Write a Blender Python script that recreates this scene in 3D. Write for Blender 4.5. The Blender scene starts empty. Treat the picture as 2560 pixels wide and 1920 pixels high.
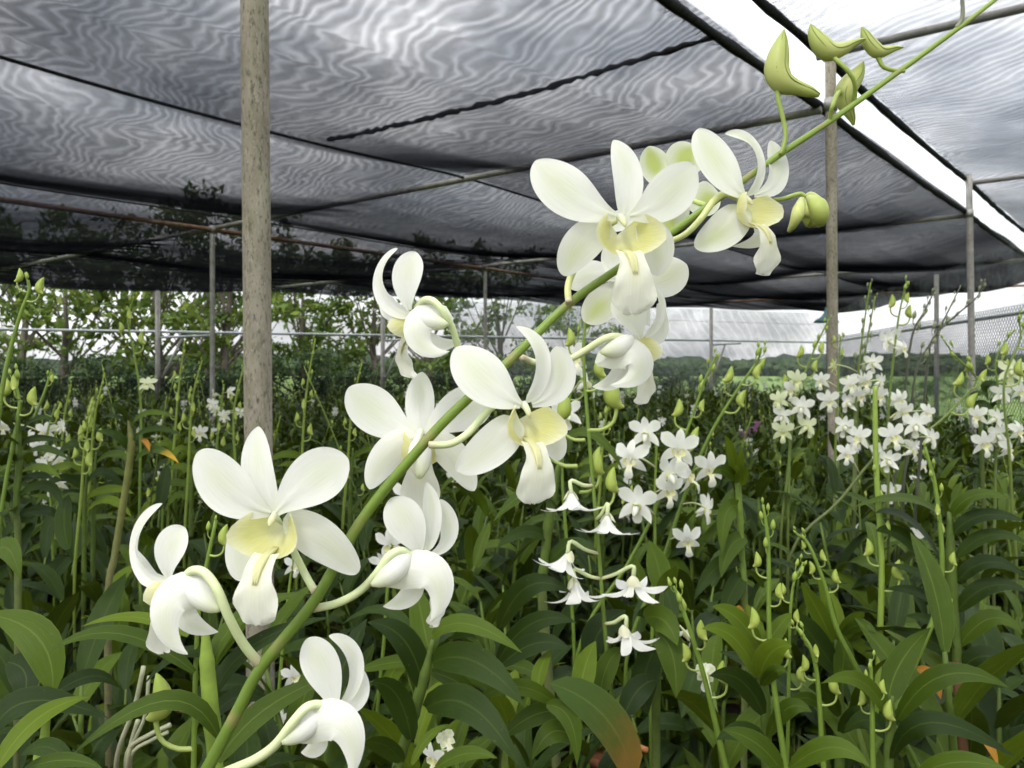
import bpy, math, random
from mathutils import Vector, Matrix
import numpy as np

R = math.radians
random.seed(7)
SC = bpy.context.scene
COL = SC.collection

# ------------------------------------------------------------------ camera
EYE = 1.25            # eye height above the soil
F, CX, HY = 2070.0, 1280.0, 918.0     # focal length, centre and horizon, in photo pixels
cam = bpy.data.cameras.new('camera')
cam.sensor_width = 36.0
cam.lens = 36.0 * F / 2560.0
cam.shift_y = -(960.0 - HY) / 2560.0
cam.clip_start = 0.02
cam.clip_end = 3000.0
cam.dof.use_dof = True
cam.dof.focus_distance = 0.46
cam.dof.aperture_fstop = 28.0
cam_o = bpy.data.objects.new('camera', cam)
COL.objects.link(cam_o)
cam_o.location = (0, 0, EYE)
cam_o.rotation_euler = (R(90), 0, 0)
SC.camera = cam_o

# ------------------------------------------------------------------ sky
SUN_EL, SUN_AZ = R(52), R(205)        # high, behind the camera; azimuth measured from +Y clockwise
world = bpy.data.worlds.new('World')
SC.world = world
world.use_nodes = True
wt = world.node_tree
for n in list(wt.nodes):
    wt.nodes.remove(n)
def N(tree, typ, **kw):
    n = tree.nodes.new(typ)
    for k, v in kw.items():
        if hasattr(n, k):
            setattr(n, k, v)
        else:
            n.inputs[k.replace('_', ' ')].default_value = v
    return n
sky = N(wt, 'ShaderNodeTexSky', sky_type='NISHITA', sun_disc=False)
sky.sun_elevation = SUN_EL
sky.sun_rotation = SUN_AZ
sky.air_density = 1.2
sky.dust_density = 2.0
tc = N(wt, 'ShaderNodeTexCoord')
mp = N(wt, 'ShaderNodeMapping')
mp.inputs['Scale'].default_value = (1.0, 1.0, 2.4)
wt.links.new(tc.outputs['Generated'], mp.inputs['Vector'])
nz = N(wt, 'ShaderNodeTexNoise', Scale=2.3, Detail=7.0, Roughness=0.58)
nz.inputs['Distortion'].default_value = 0.35
wt.links.new(mp.outputs['Vector'], nz.inputs['Vector'])
rp = N(wt, 'ShaderNodeValToRGB')
rp.color_ramp.elements[0].position = 0.36
rp.color_ramp.elements[0].color = (0.45, 0.45, 0.45, 1)
rp.color_ramp.elements[1].position = 0.60
rp.color_ramp.elements[1].color = (1, 1, 1, 1)
wt.links.new(nz.outputs['Fac'], rp.inputs['Fac'])
nz2 = N(wt, 'ShaderNodeTexNoise', Scale=4.1, Detail=5.0, Roughness=0.6)
wt.links.new(mp.outputs['Vector'], nz2.inputs['Vector'])
rp2 = N(wt, 'ShaderNodeValToRGB')                 # lit and grey parts of the cloud deck
rp2.color_ramp.elements[0].position = 0.34
rp2.color_ramp.elements[0].color = (8.8, 9.2, 10.0, 1)
rp2.color_ramp.elements[1].position = 0.64
rp2.color_ramp.elements[1].color = (23.5, 23.5, 23.8, 1)
wt.links.new(nz2.outputs['Fac'], rp2.inputs['Fac'])
mx = N(wt, 'ShaderNodeMixRGB')
wt.links.new(rp.outputs['Color'], mx.inputs['Fac'])
wt.links.new(sky.outputs['Color'], mx.inputs['Color1'])
wt.links.new(rp2.outputs['Color'], mx.inputs['Color2'])
# an overcast sky is dimmer toward the horizon
sxyz = N(wt, 'ShaderNodeSeparateXYZ')
wt.links.new(tc.outputs['Generated'], sxyz.inputs[0])
grd = N(wt, 'ShaderNodeMapRange')
grd.inputs['From Min'].default_value = 0.0
grd.inputs['From Max'].default_value = 0.75
grd.inputs['To Min'].default_value = 0.32
grd.inputs['To Max'].default_value = 1.3
wt.links.new(sxyz.outputs['Z'], grd.inputs['Value'])
mg = N(wt, 'ShaderNodeMixRGB', blend_type='MULTIPLY')
mg.inputs['Fac'].default_value = 1.0
wt.links.new(mx.outputs['Color'], mg.inputs['Color1'])
wt.links.new(grd.outputs['Result'], mg.inputs['Color2'])
bg = N(wt, 'ShaderNodeBackground')
bg.inputs['Strength'].default_value = 0.1
wt.links.new(mg.outputs['Color'], bg.inputs['Color'])
wo = N(wt, 'ShaderNodeOutputWorld')
wt.links.new(bg.outputs['Background'], wo.inputs['Surface'])

# ------------------------------------------------------------------ sun (veiled by cloud)
sun = bpy.data.lights.new('sun', 'SUN')
sun.energy = 1.4
sun.angle = R(11)
sun.color = (1.0, 0.97, 0.91)
sun_o = bpy.data.objects.new('sun', sun)
COL.objects.link(sun_o)
sd = Vector((math.sin(SUN_AZ) * math.cos(SUN_EL), math.cos(SUN_AZ) * math.cos(SUN_EL), math.sin(SUN_EL)))
sun_o.rotation_euler = (-sd).to_track_quat('-Z', 'Y').to_euler()
sun_o.location = sd * 30

SC.view_settings.view_transform = 'Standard'
SC.view_settings.look = 'None'
SC.view_settings.gamma = 1.0
SC.view_settings.use_curve_mapping = False
SC.view_settings.exposure = 1.05
cy = SC.cycles
cy.use_denoising = True
cy.max_bounces = 7
cy.diffuse_bounces = 3
cy.glossy_bounces = 2
cy.transmission_bounces = 3
cy.transparent_max_bounces = 24
cy.volume_bounces = 0
cy.sample_clamp_indirect = 6.0
cy.caustics_reflective = False
cy.caustics_refractive = False

# ------------------------------------------------------------------ helpers
def P(u, v, d):
    """photo pixel + distance (m) -> world point"""
    return Vector(((u - CX) / F * d, d, EYE + (HY - v) / F * d))

WM = {}
def wm(o):
    return WM.get(o.name, Matrix.Identity(4)) if o is not None else Matrix.Identity(4)

def tag(o, label=None, cat=None, group=None, kind=None):
    if label: o['label'] = label
    if cat: o['category'] = cat
    if group: o['group'] = group
    if kind: o['kind'] = kind
    return o

def empty(name, loc=(0, 0, 0), label=None, cat=None, group=None):
    o = bpy.data.objects.new(name, None)
    o.empty_display_size = 0.1
    COL.objects.link(o)
    o.location = loc
    WM[o.name] = Matrix.Translation(Vector(loc))
    return tag(o, label, cat, group)

class MB:
    """one mesh: points, faces, per point colour and uv"""
    def __init__(s):
        s.v, s.f, s.c, s.t = [], [], [], []
    def add(s, vs, fs, cs=None, ts=None):
        b = len(s.v)
        s.v += [tuple(p) for p in vs]
        s.f += [tuple(i + b for i in q) for q in fs]
        s.c += cs if cs else [(1, 1, 1)] * len(vs)
        s.t += ts if ts else [(0, 0)] * len(vs)
        return s
    def mesh(s, name, mat, smooth=True, inv=None):
        me = bpy.data.meshes.new(name)
        vs = s.v
        if inv is not None:
            vs = [tuple(inv @ Vector(p)) for p in vs]
        me.from_pydata(vs, [], s.f)
        ca = me.color_attributes.new('Col', 'FLOAT_COLOR', 'POINT')
        ca.data.foreach_set('color', np.array([(c[0], c[1], c[2], 1.0) for c in s.c], dtype=np.float32).ravel())
        uv = me.uv_layers.new(name='UVMap')
        li = np.empty(len(me.loops), dtype=np.int32)
        me.loops.foreach_get('vertex_index', li)
        uv.data.foreach_set('uv', np.array(s.t, dtype=np.float32)[li].ravel())
        if smooth:
            me.polygons.foreach_set('use_smooth', np.ones(len(me.polygons), dtype=bool))
        me.materials.append(mat)
        me.update()
        return me
    def build(s, name, mat, parent=None, smooth=True):
        """points are in world space; the object sits at its parent's origin"""
        me = s.mesh(name, mat, smooth, wm(parent).inverted() if parent is not None else None)
        return put(name, me, parent)

def put(name, me, parent=None, local=None):
    o = bpy.data.objects.new(name, me)
    COL.objects.link(o)
    L = local if local is not None else Matrix.Identity(4)
    if parent is not None:
        o.parent = parent
    o.matrix_local = L
    WM[o.name] = wm(parent) @ L
    return o

def lerp(a, b, t):
    return a + (b - a) * t
def mixc(a, b, t):
    t = max(0.0, min(1.0, t))
    return tuple(a[i] + (b[i] - a[i]) * t for i in range(3))

def catmull(pts, n):
    """smooth curve through points (any dimension) sampled at n places"""
    pts = [np.array(p, dtype=float) for p in pts]
    if len(pts) < 3:
        return [pts[0] + (pts[-1] - pts[0]) * i / (n - 1) for i in range(n)]
    q = [2 * pts[0] - pts[1]] + pts + [2 * pts[-1] - pts[-2]]
    out = []
    m = len(pts) - 1
    for i in range(n):
        x = i / (n - 1) * m
        k = min(int(x), m - 1)
        t = x - k
        a, b, c, d = q[k], q[k + 1], q[k + 2], q[k + 3]
        out.append(0.5 * (2 * b + (c - a) * t + (2 * a - 5 * b + 4 * c - d) * t * t + (3 * b - a - 3 * c + d) * t ** 3))
    return out

def bez(pts, t):
    pts = [np.array(p, dtype=float) for p in pts]
    while len(pts) > 1:
        pts = [pts[i] * (1 - t) + pts[i + 1] * t for i in range(len(pts) - 1)]
    return pts[0]

def tube(mb, pts, rad, seg=8, cols=None, smooth_n=None, cap=True):
    """tube through pts with radii rad (number or list)"""
    if smooth_n:
        if not hasattr(rad, '__len__'):
            rad = [rad] * len(pts)
        full = catmull([list(p) + [r] for p, r in zip(pts, rad)], smooth_n)
        pts = [Vector(x[:3]) for x in full]
        rad = [max(1e-5, float(x[3])) for x in full]
    else:
        pts = [Vector(p) for p in pts]
        if not hasattr(rad, '__len__'):
            rad = [rad] * len(pts)
    n = len(pts)
    up = None
    vs, fs, cs, ts = [], [], [], []
    for i, p in enumerate(pts):
        T = (pts[min(i + 1, n - 1)] - pts[max(i - 1, 0)])
        T = T.normalized() if T.length > 1e-9 else Vector((0, 0, 1))
        if up is None:
            up = T.orthogonal().normalized()
        up = (up - T * up.dot(T))
        up = up.normalized() if up.length > 1e-6 else T.orthogonal().normalized()
        sd_ = T.cross(up)
        for k in range(seg):
            a = 2 * math.pi * k / seg
            vs.append(p + (up * math.cos(a) + sd_ * math.sin(a)) * rad[i])
            ts.append((i / (n - 1), k / seg))
            if cols:
                cs.append(cols(i / (n - 1)) if callable(cols) else cols)
    for i in range(n - 1):
        for k in range(seg):
            k2 = (k + 1) % seg
            fs.append((i * seg + k, i * seg + k2, (i + 1) * seg + k2, (i + 1) * seg + k))
    if cap:
        fs.append(tuple(range(seg))[::-1])
        fs.append(tuple((n - 1) * seg + k for k in range(seg)))
    mb.add(vs, fs, cs or None, ts)

def box(mb, c, s, rz=0.0, col=(1, 1, 1)):
    M = Matrix.Translation(Vector(c)) @ Matrix.Rotation(rz, 4, 'Z')
    vs = [M @ Vector((x * s[0] / 2, y * s[1] / 2, z * s[2] / 2)) for x in (-1, 1) for y in (-1, 1) for z in (-1, 1)]
    mb.add(vs, [(0, 1, 3, 2), (4, 6, 7, 5), (0, 4, 5, 1), (2, 3, 7, 6), (0, 2, 6, 4), (1, 5, 7, 3)], [col] * 8)

# ------------------------------------------------------------------ materials
def newmat(name):
    m = bpy.data.materials.new(name)
    m.use_nodes = True
    t = m.node_tree
    for n in list(t.nodes):
        t.nodes.remove(n)
    out = N(t, 'ShaderNodeOutputMaterial')
    return m, t, out

def math_n(t, op, a, b=None, c=None):
    n = t.nodes.new('ShaderNodeMath')
    n.operation = op
    for i, x in enumerate((a, b, c)):
        if x is None: continue
        if hasattr(x, 'is_output'):
            t.links.new(x, n.inputs[i])
        else:
            n.inputs[i].default_value = x
    return n.outputs[0]

def mixcol(t, fac, a, b, blend='MIX'):
    n = t.nodes.new('ShaderNodeMixRGB')
    n.blend_type = blend
    for i, x in enumerate((fac, a, b)):
        if hasattr(x, 'is_output'):
            t.links.new(x, n.inputs[i])
        elif i == 0:
            n.inputs[i].default_value = x
        else:
            n.inputs[i].default_value = (*x, 1)
    return n.outputs[0]

def noise(t, scale, detail=3.0, rough=0.55, coord='Object', vec=None):
    n = N(t, 'ShaderNodeTexNoise', Scale=scale, Detail=detail, Roughness=rough)
    if vec is None:
        c = t.nodes.new('ShaderNodeTexCoord')
        vec = c.outputs[coord]
    t.links.new(vec, n.inputs['Vector'])
    return n.outputs['Fac']

def ramp(t, fac, stops):
    n = t.nodes.new('ShaderNodeValToRGB')
    e = n.color_ramp.elements
    while len(e) < len(stops):
        e.new(0.5)
    for i, (p, c) in enumerate(stops):
        e[i].position = p
        e[i].color = (*c, 1) if hasattr(c, '__len__') else (c, c, c, 1)
    t.links.new(fac, n.inputs['Fac'])
    return n.outputs['Color']

def principled(t, col, rough=0.6, spec=0.3, metal=0.0):
    p = t.nodes.new('ShaderNodeBsdfPrincipled')
    if hasattr(col, 'is_output'):
        t.links.new(col, p.inputs['Base Color'])
    else:
        p.inputs['Base Color'].default_value = (*col, 1)
    if hasattr(rough, 'is_output'):
        t.links.new(rough, p.inputs['Roughness'])
    else:
        p.inputs['Roughness'].default_value = rough
    p.inputs['Specular IOR Level'].default_value = spec
    p.inputs['Metallic'].default_value = metal
    return p

def bump(t, h, p, strength=0.3, dist=0.002):
    b = t.nodes.new('ShaderNodeBump')
    b.inputs['Strength'].default_value = strength
    b.inputs['Distance'].default_value = dist
    t.links.new(h, b.inputs['Height'])
    t.links.new(b.outputs['Normal'], p.inputs['Normal'])

def attr(t, name='Col'):
    a = t.nodes.new('ShaderNodeVertexColor')
    a.layer_name = name
    return a.outputs['Color']

def sss_sheet(t, out, col, rough, spec, trans, tcol=None):
    """thin living tissue: reflects, and lets a share of the light through"""
    p = principled(t, col, rough, spec)
    tr = t.nodes.new('ShaderNodeBsdfTranslucent')
    c2 = tcol if tcol is not None else col
    if hasattr(c2, 'is_output'):
        t.links.new(c2, tr.inputs['Color'])
    else:
        tr.inputs['Color'].default_value = (*c2, 1)
    ms = t.nodes.new('ShaderNodeMixShader')
    ms.inputs[0].default_value = trans
    t.links.new(p.outputs[0], ms.inputs[1])
    t.links.new(tr.outputs[0], ms.inputs[2])
    t.links.new(ms.outputs[0], out.inputs['Surface'])
    return p

def mat_petal():
    m, t, out = newmat('petal')
    base = attr(t)
    uv = t.nodes.new('ShaderNodeUVMap')
    mp_ = t.nodes.new('ShaderNodeMapping')
    mp_.inputs['Scale'].default_value = (1.6, 44.0, 1.0)
    t.links.new(uv.outputs[0], mp_.inputs['Vector'])
    vein = noise(t, 1.6, 3.0, 0.6, vec=mp_.outputs[0])
    v2 = ramp(t, vein, [(0.36, (0.90, 0.905, 0.86)), (0.58, (1, 1, 1))])
    col = mixcol(t, 0.7, base, mixcol(t, 1.0, base, v2, 'MULTIPLY'))
    p = sss_sheet(t, out, col, 0.5, 0.25, 0.42)
    bump(t, vein, p, 0.3, 0.0008)
    return m

def mat_green(name, rough=0.45, spec=0.35, var=0.25):
    """stems, buds, canes: colour from the mesh, mottled"""
    m, t, out = newmat(name)
    base = attr(t)
    nn = noise(t, 55.0, 4.0, 0.6)
    col = mixcol(t, var, base, mixcol(t, 1.0, base, ramp(t, nn, [(0.3, (0.55, 0.55, 0.5)), (0.7, (1.25, 1.25, 1.1))]), 'MULTIPLY'))
    p = principled(t, col, rough, spec)
    p.inputs['Subsurface Weight'].default_value = 0.0
    bump(t, nn, p, 0.12, 0.001)
    t.links.new(p.outputs[0], out.inputs['Surface'])
    return m

def mat_leaf(name, c0, c1, rib, blotch=None, trans=0.2):
    """strap leaf: midrib and long veins from the uv, tone differs leaf by leaf"""
    m, t, out = newmat(name)
    uv = t.nodes.new('ShaderNodeUVMap')
    sp = t.nodes.new('ShaderNodeSeparateXYZ')
    t.links.new(uv.outputs[0], sp.inputs[0])
    oi = t.nodes.new('ShaderNodeObjectInfo')
    mp_ = t.nodes.new('ShaderNodeMapping')
    mp_.inputs['Scale'].default_value = (3.0, 42.0, 1.0)
    t.links.new(uv.outputs[0], mp_.inputs['Vector'])
    vein = noise(t, 1.0, 3.0, 0.6, vec=mp_.outputs[0])
    big = noise(t, 14.0, 3.0, 0.55)
    f = math_n(t, 'ADD', math_n(t, 'MULTIPLY', oi.outputs['Random'], 0.6), math_n(t, 'MULTIPLY', big, 0.45))
    base = mixcol(t, f, c0, c1)
    base = mixcol(t, 0.5, base, mixcol(t, 1.0, base, ramp(t, vein, [(0.25, 0.6), (0.75, 1.3)]), 'MULTIPLY'))
    # midrib: a narrow groove at v = 0.5
    dv = math_n(t, 'ABSOLUTE', math_n(t, 'SUBTRACT', sp.outputs[1], 0.5))
    ribm = ramp(t, dv, [(0.012, 1.0), (0.035, 0.0)])
    base = mixcol(t, math_n(t, 'MULTIPLY', ribm, 0.55), base, rib)
    edge = ramp(t, dv, [(0.465, 0.0), (0.5, 1.0)])
    base = mixcol(t, math_n(t, 'MULTIPLY', edge, 0.35), base, rib)
    if blotch:
        g = math_n(t, 'ADD', sp.outputs[0], math_n(t, 'MULTIPLY', math_n(t, 'SUBTRACT', noise(t, 34.0, 6.0, 0.72), 0.5), 0.55))
        base = mixcol(t, ramp(t, g, blotch[0]), blotch[1], base)
        base = mixcol(t, ramp(t, g, blotch[2]), base, blotch[3])
    spots = noise(t, 190.0, 2.0, 0.5)
    base = mixcol(t, ramp(t, spots, [(0.70, 0.0), (0.76, 0.5)]), base, (0.10, 0.085, 0.04))
    rg = math_n(t, 'ADD', math_n(t, 'MULTIPLY', big, 0.25), 0.34)
    glow = mixcol(t, 0.35, base, (0.16, 0.20, 0.012))      # light through a leaf is yellower
    p = sss_sheet(t, out, base, rg, 0.13, trans, glow)
    hh = math_n(t, 'ADD', math_n(t, 'MULTIPLY', vein, 0.5), math_n(t, 'MULTIPLY', big, 1.2))
    bump(t, hh, p, 0.3, 0.003)
    return m

def mat_noise(name, c0, c1, scale, rough=0.8, spec=0.2, metal=0.0, bmp=0.3, bd=0.004, detail=6.0, spots=None, stretch=None):
    m, t, out = newmat(name)
    vec = None
    if stretch:
        c = t.nodes.new('ShaderNodeTexCoord')
        mp_ = t.nodes.new('ShaderNodeMapping')
        mp_.inputs['Scale'].default_value = stretch
        t.links.new(c.outputs['Object'], mp_.inputs['Vector'])
        vec = mp_.outputs[0]
    n1 = noise(t, scale, detail, 0.65, vec=vec)
    col = mixcol(t, ramp(t, n1, [(0.32, 0.0), (0.68, 1.0)]), c0, c1)
    for (sc_, lo, hi, cc, am) in (spots or []):
        n2 = noise(t, sc_, 4.0, 0.7, vec=vec)
        col = mixcol(t, math_n(t, 'MULTIPLY', ramp(t, n2, [(lo, 0.0), (hi, 1.0)]), am), col, cc)
    p = principled(t, col, rough, spec, metal)
    bump(t, n1, p, bmp, bd)
    t.links.new(p.outputs[0], out.inputs['Surface'])
    return m

def mat_net(name, period, angle, seed, cover, thread, warp=0.05, wscale=0.9, soft=0.5, trans=0.3):
    """woven shade cloth: threads with open gaps between them; uv is in metres"""
    m, t, out = newmat(name)
    uv = t.nodes.new('ShaderNodeUVMap')
    sp = t.nodes.new('ShaderNodeSeparateXYZ')
    t.links.new(uv.outputs[0], sp.inputs[0])
    add = t.nodes.new('ShaderNodeVectorMath')
    add.operation = 'ADD'
    add.inputs[1].default_value = (seed * 7.3, seed * 3.1, seed)
    t.links.new(uv.outputs[0], add.inputs[0])
    w = noise(t, wscale, 3.0, 0.5, vec=add.outputs[0])
    ph = math_n(t, 'ADD', math_n(t, 'MULTIPLY', sp.outputs[0], math.sin(angle)), math_n(t, 'MULTIPLY', sp.outputs[1], math.cos(angle)))
    ph = math_n(t, 'ADD', ph, math_n(t, 'MULTIPLY', w, warp))
    s = math_n(t, 'SINE', math_n(t, 'MULTIPLY', ph, 2 * math.pi / period))
    # cover: share of the cloth that is thread
    th = math.cos(math.pi * cover)
    pat = noise(t, 2.6, 5.0, 0.65, vec=add.outputs[0])     # thin and thick places of the weave
    s = math_n(t, 'ADD', s, math_n(t, 'MULTIPLY', math_n(t, 'SUBTRACT', pat, 0.5), 1.0))
    fac = ramp(t, math_n(t, 'ADD', math_n(t, 'MULTIPLY', s, 0.5), 0.5), [(max(0.0, th * 0.5 + 0.5 - soft * 0.25), 0.0), (min(1.0, th * 0.5 + 0.5 + soft * 0.25), 1.0)])
    d = t.nodes.new('ShaderNodeBsdfDiffuse')
    d.inputs['Color'].default_value = (*thread, 1)
    tl = t.nodes.new('ShaderNodeBsdfTranslucent')
    tl.inputs['Color'].default_value = (*thread, 1)
    m1 = t.nodes.new('ShaderNodeMixShader')
    m1.inputs[0].default_value = trans
    t.links.new(d.outputs[0], m1.inputs[1])
    t.links.new(tl.outputs[0], m1.inputs[2])
    tr = t.nodes.new('ShaderNodeBsdfTransparent')
    m2 = t.nodes.new('ShaderNodeMixShader')
    t.links.new(fac, m2.inputs[0])
    t.links.new(tr.outputs[0], m2.inputs[1])
    t.links.new(m1.outputs[0], m2.inputs[2])
    t.links.new(m2.outputs[0], out.inputs['Surface'])
    return m

M = {}
M['petal'] = mat_petal()
M['stem'] = mat_green('flower_stem_green')
M['bud'] = mat_green('bud_green', 0.42, 0.3, 0.15)
M['cane'] = mat_green('cane_skin', 0.55, 0.25, 0.6)
M['leaf'] = mat_leaf('leaf_dark', (0.008, 0.019, 0.0035), (0.028, 0.054, 0.006), (0.06, 0.09, 0.016))
M['leaf_mid'] = mat_leaf('leaf_mid', (0.027, 0.052, 0.004), (0.070, 0.112, 0.008), (0.12, 0.16, 0.028))
M['leaf_bright'] = mat_leaf('leaf_bright', (0.056, 0.096, 0.006), (0.120, 0.172, 0.012), (0.16, 0.23, 0.035), trans=0.28)
M['leaf_brown'] = mat_leaf('leaf_browning', (0.026, 0.052, 0.008), (0.05, 0.085, 0.013), (0.09, 0.13, 0.03),
    blotch=([(0.08, 0.0), (0.42, 1.0)], (0.15, 0.082, 0.020), [(0.0, 0.25), (0.7, 0.0)], (0.15, 0.10, 0.02)))
M['leaf_yellow_tip'] = mat_leaf('leaf_yellow_tip', (0.026, 0.052, 0.008), (0.05, 0.085, 0.013), (0.09, 0.13, 0.03),
    blotch=([(0.0, 1.0), (0.01, 1.0)], (0.3, 0.2, 0.03), [(0.62, 0.0), (0.9, 1.0)], (0.42, 0.26, 0.02)))
M['leaf_orange'] = mat_leaf('leaf_dead', (0.30, 0.11, 0.015), (0.42, 0.20, 0.025), (0.5, 0.3, 0.1), trans=0.3)
M['terracotta'] = mat_noise('terracotta', (0.20, 0.075, 0.035), (0.30, 0.13, 0.07), 30.0, 0.85, spots=[(12.0, 0.5, 0.65, (0.10, 0.11, 0.06), 0.6)])
M['soil'] = mat_noise('soil', (0.018, 0.013, 0.009), (0.055, 0.04, 0.028), 18.0, 0.95, 0.1, bmp=0.8, bd=0.02)
M['grass'] = mat_noise('grass_field', (0.07, 0.13, 0.03), (0.16, 0.21, 0.06), 0.35, 0.95, 0.1, bmp=0.3, bd=0.05, spots=[(3.0, 0.45, 0.7, (0.05, 0.10, 0.025), 0.6)])
M['pole'] = mat_noise('weathered_post', (0.20, 0.175, 0.138), (0.36, 0.325, 0.262), 22.0, 0.85, 0.2, bmp=0.5, bd=0.003, stretch=(1, 1, 0.35),
    spots=[(170.0, 0.54, 0.62, (0.05, 0.043, 0.03), 0.8), (60.0, 0.58, 0.66, (0.06, 0.052, 0.04), 0.45), (9.0, 0.45, 0.65, (0.17, 0.16, 0.095), 0.6), (260.0, 0.58, 0.64, (0.40, 0.38, 0.32), 0.5)])
M['pipe'] = mat_noise('galvanised_pipe', (0.22, 0.21, 0.19), (0.36, 0.35, 0.325), 14.0, 0.6, 0.4, 0.25, 0.2, 0.002, spots=[(40.0, 0.57, 0.7, (0.10, 0.065, 0.04), 0.7)])
M['rail'] = mat_noise('galvanised_rail', (0.33, 0.36, 0.36), (0.47, 0.50, 0.50), 10.0, 0.5, 0.4, 0.3, 0.15, 0.002)
M['rust'] = mat_noise('rusty_pipe', (0.12, 0.045, 0.022), (0.24, 0.19, 0.15), 5.0, 0.85, 0.2, 0.1, 0.4, 0.003, spots=[(28.0, 0.5, 0.62, (0.15, 0.055, 0.02), 0.8)])
M['rope'] = mat_noise('black_rope', (0.012, 0.012, 0.014), (0.04, 0.04, 0.045), 60.0, 0.9, 0.1, bmp=0.6, bd=0.004)
M['wall'] = mat_noise('mossy_concrete', (0.035, 0.034, 0.028), (0.10, 0.095, 0.08), 4.0, 0.95, 0.1, bmp=0.5, bd=0.02, spots=[(9.0, 0.5, 0.66, (0.02, 0.03, 0.012), 0.8)])
M['bark'] = mat_noise('bark', (0.05, 0.042, 0.033), (0.13, 0.115, 0.095), 9.0, 0.95, 0.1, bmp=0.8, bd=0.02, stretch=(1, 1, 0.3))
M['stake'] = mat_noise('stake_wood', (0.05, 0.024, 0.013), (0.12, 0.058, 0.028), 40.0, 0.85, 0.2, bmp=0.6, bd=0.003, stretch=(1, 1, 0.12))
M['teal'] = mat_noise('teal_enamel', (0.03, 0.12, 0.13), (0.05, 0.18, 0.19), 20.0, 0.35, 0.5, bmp=0.05)
M['dark_metal'] = mat_noise('dark_metal', (0.02, 0.02, 0.022), (0.05, 0.05, 0.05), 20.0, 0.6, 0.4)
M['wire'] = mat_noise('fence_wire', (0.04, 0.043, 0.045), (0.08, 0.085, 0.085), 10.0, 0.6, 0.4, 0.2)
# ================================================================== the setting
# ground: grass to the horizon, soil under the shade house
def sheet(name, pts, z, mat):
    mb = MB()
    mb.add([(x, y, z) for x, y in pts], [tuple(range(len(pts)))])
    return tag(mb.build(name, mat, None, False), kind='structure')
sheet('ground', [(-900, -60), (900, -60), (900, 1500), (-900, 1500)], 0.0, M['grass'])
sheet('soil_bed', [(-14, -4), (9, -4), (7.2, 18.5), (-8.0, 12.4), (-14, 9.8)], 0.004, M['soil'])

# low wooded ridge beyond the field
def ridge(name, d0, d1, zs, mat, x0=-260, x1=330, n=150, lump=1.2, seed=3):
    rnd = random.Random(seed)
    mb = MB()
    vs, fs = [], []
    ph = [rnd.uniform(0, 6.28) for _ in range(8)]
    rows = 9
    for i in range(n + 1):
        x = lerp(x0, x1, i / n)
        h = zs + 0.9 * math.sin(x * 0.013 + ph[0]) + 0.5 * math.sin(x * 0.05 + ph[1]) + lump * 0.5 * math.sin(x * 0.21 + ph[2]) * math.sin(x * 0.09 + ph[3])
        for j in range(rows):
            t = j / (rows - 1)
            prof = math.sin(math.pi * min(t * 1.25, 1.0) * 0.5) if t < 0.8 else 1.0 - (t - 0.8) * 2
            vs.append((x, lerp(d0, d1, t), -0.5 + (h + 0.5) * prof + rnd.uniform(-0.35, 0.35) * lump * (0.3 + t)))
    for i in range(n):
        for j in range(rows - 1):
            a = i * rows + j
            fs.append((a, a + rows, a + rows + 1, a + 1))
    mb.add(vs, fs)
    return tag(mb.build(name, mat, None), kind='structure')
M['woods'] = mat_noise('far_woods', (0.014, 0.024, 0.015), (0.036, 0.052, 0.026), 0.55, 0.95, 0.05, bmp=1.0, bd=0.8, spots=[(2.2, 0.45, 0.62, (0.008, 0.018, 0.011), 0.8)])
ridge('hills', 120, 165, 2.5, M['woods'], n=420, lump=1.5)
mb = MB()                                   # tree crowns of the far wood
rw = random.Random(77)
for i in range(2600):
    x = rw.uniform(-60, 130); y_ = rw.uniform(112, 150)
    r = rw.uniform(.5, 1.7); z = rw.uniform(-.4, 1.3) + (y_ - 112) / 38 * 1.0 + 1.1 * max(0, math.sin(x * .16) * math.sin(x * .05 + 1))
    g = rw.uniform(.6, 1.5)
    n0 = len(mb.v)
    vs = [(x + r * rw.uniform(.7, 1.2) * math.cos(a), y_ - r * .3, z + r * .7 * rw.uniform(.7, 1.2) * math.sin(a)) for a in (0, 1.05, 2.1, 3.14, 4.2, 5.2)] + [(x, y_ - r, z + r * .2)]
    mb.add(vs, [(k, (k + 1) % 6, 6) for k in range(6)], [(g, g, g)] * 7)
M['wood_crown'] = mat_noise('far_crowns', (0.014, 0.026, 0.013), (0.045, 0.064, 0.026), 1.1, 0.95, 0.05, bmp=0.6, bd=0.3)
tag(mb.build('far_wood', M['wood_crown'], None, False), 'dark line of woods beyond the field at the horizon', 'woods', None, 'stuff')

# ------------------------------------------------------------------ roof frame axes
HD = R(38.9)
AX = Vector((math.sin(HD), math.cos(HD), 0))
BX = Vector((-math.cos(HD), math.sin(HD), 0))
def W(a, b, z=0.0):
    p = AX * a + BX * b
    return Vector((p.x, p.y, z))
ZL, ZR = EYE + 1.30, EYE + 1.58          # left cloth height, right cloth height
PA = [0.95, 4.2, 7.9, 11.6, 15.2]        # where the cross pipes stand along the row
GB = 1.42                                # the row of posts at the open strip
RB = 6.85                                # the row under the rusty pipe

def a_end(b):
    return 4.6 + (13.2 - b) / 0.514 if b > 6.05 else 18.5 - (6.05 - b) * 1.045

def sag(a, b, right=False):
    s = 0.0
    pa = [-2.75] + PA + [19.5]
    for i in range(len(pa) - 1):
        if pa[i] <= a < pa[i + 1]:
            t = (a - pa[i]) / (pa[i + 1] - pa[i])
            s += 0.07 * 4 * t * (1 - t)
    return s

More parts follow.
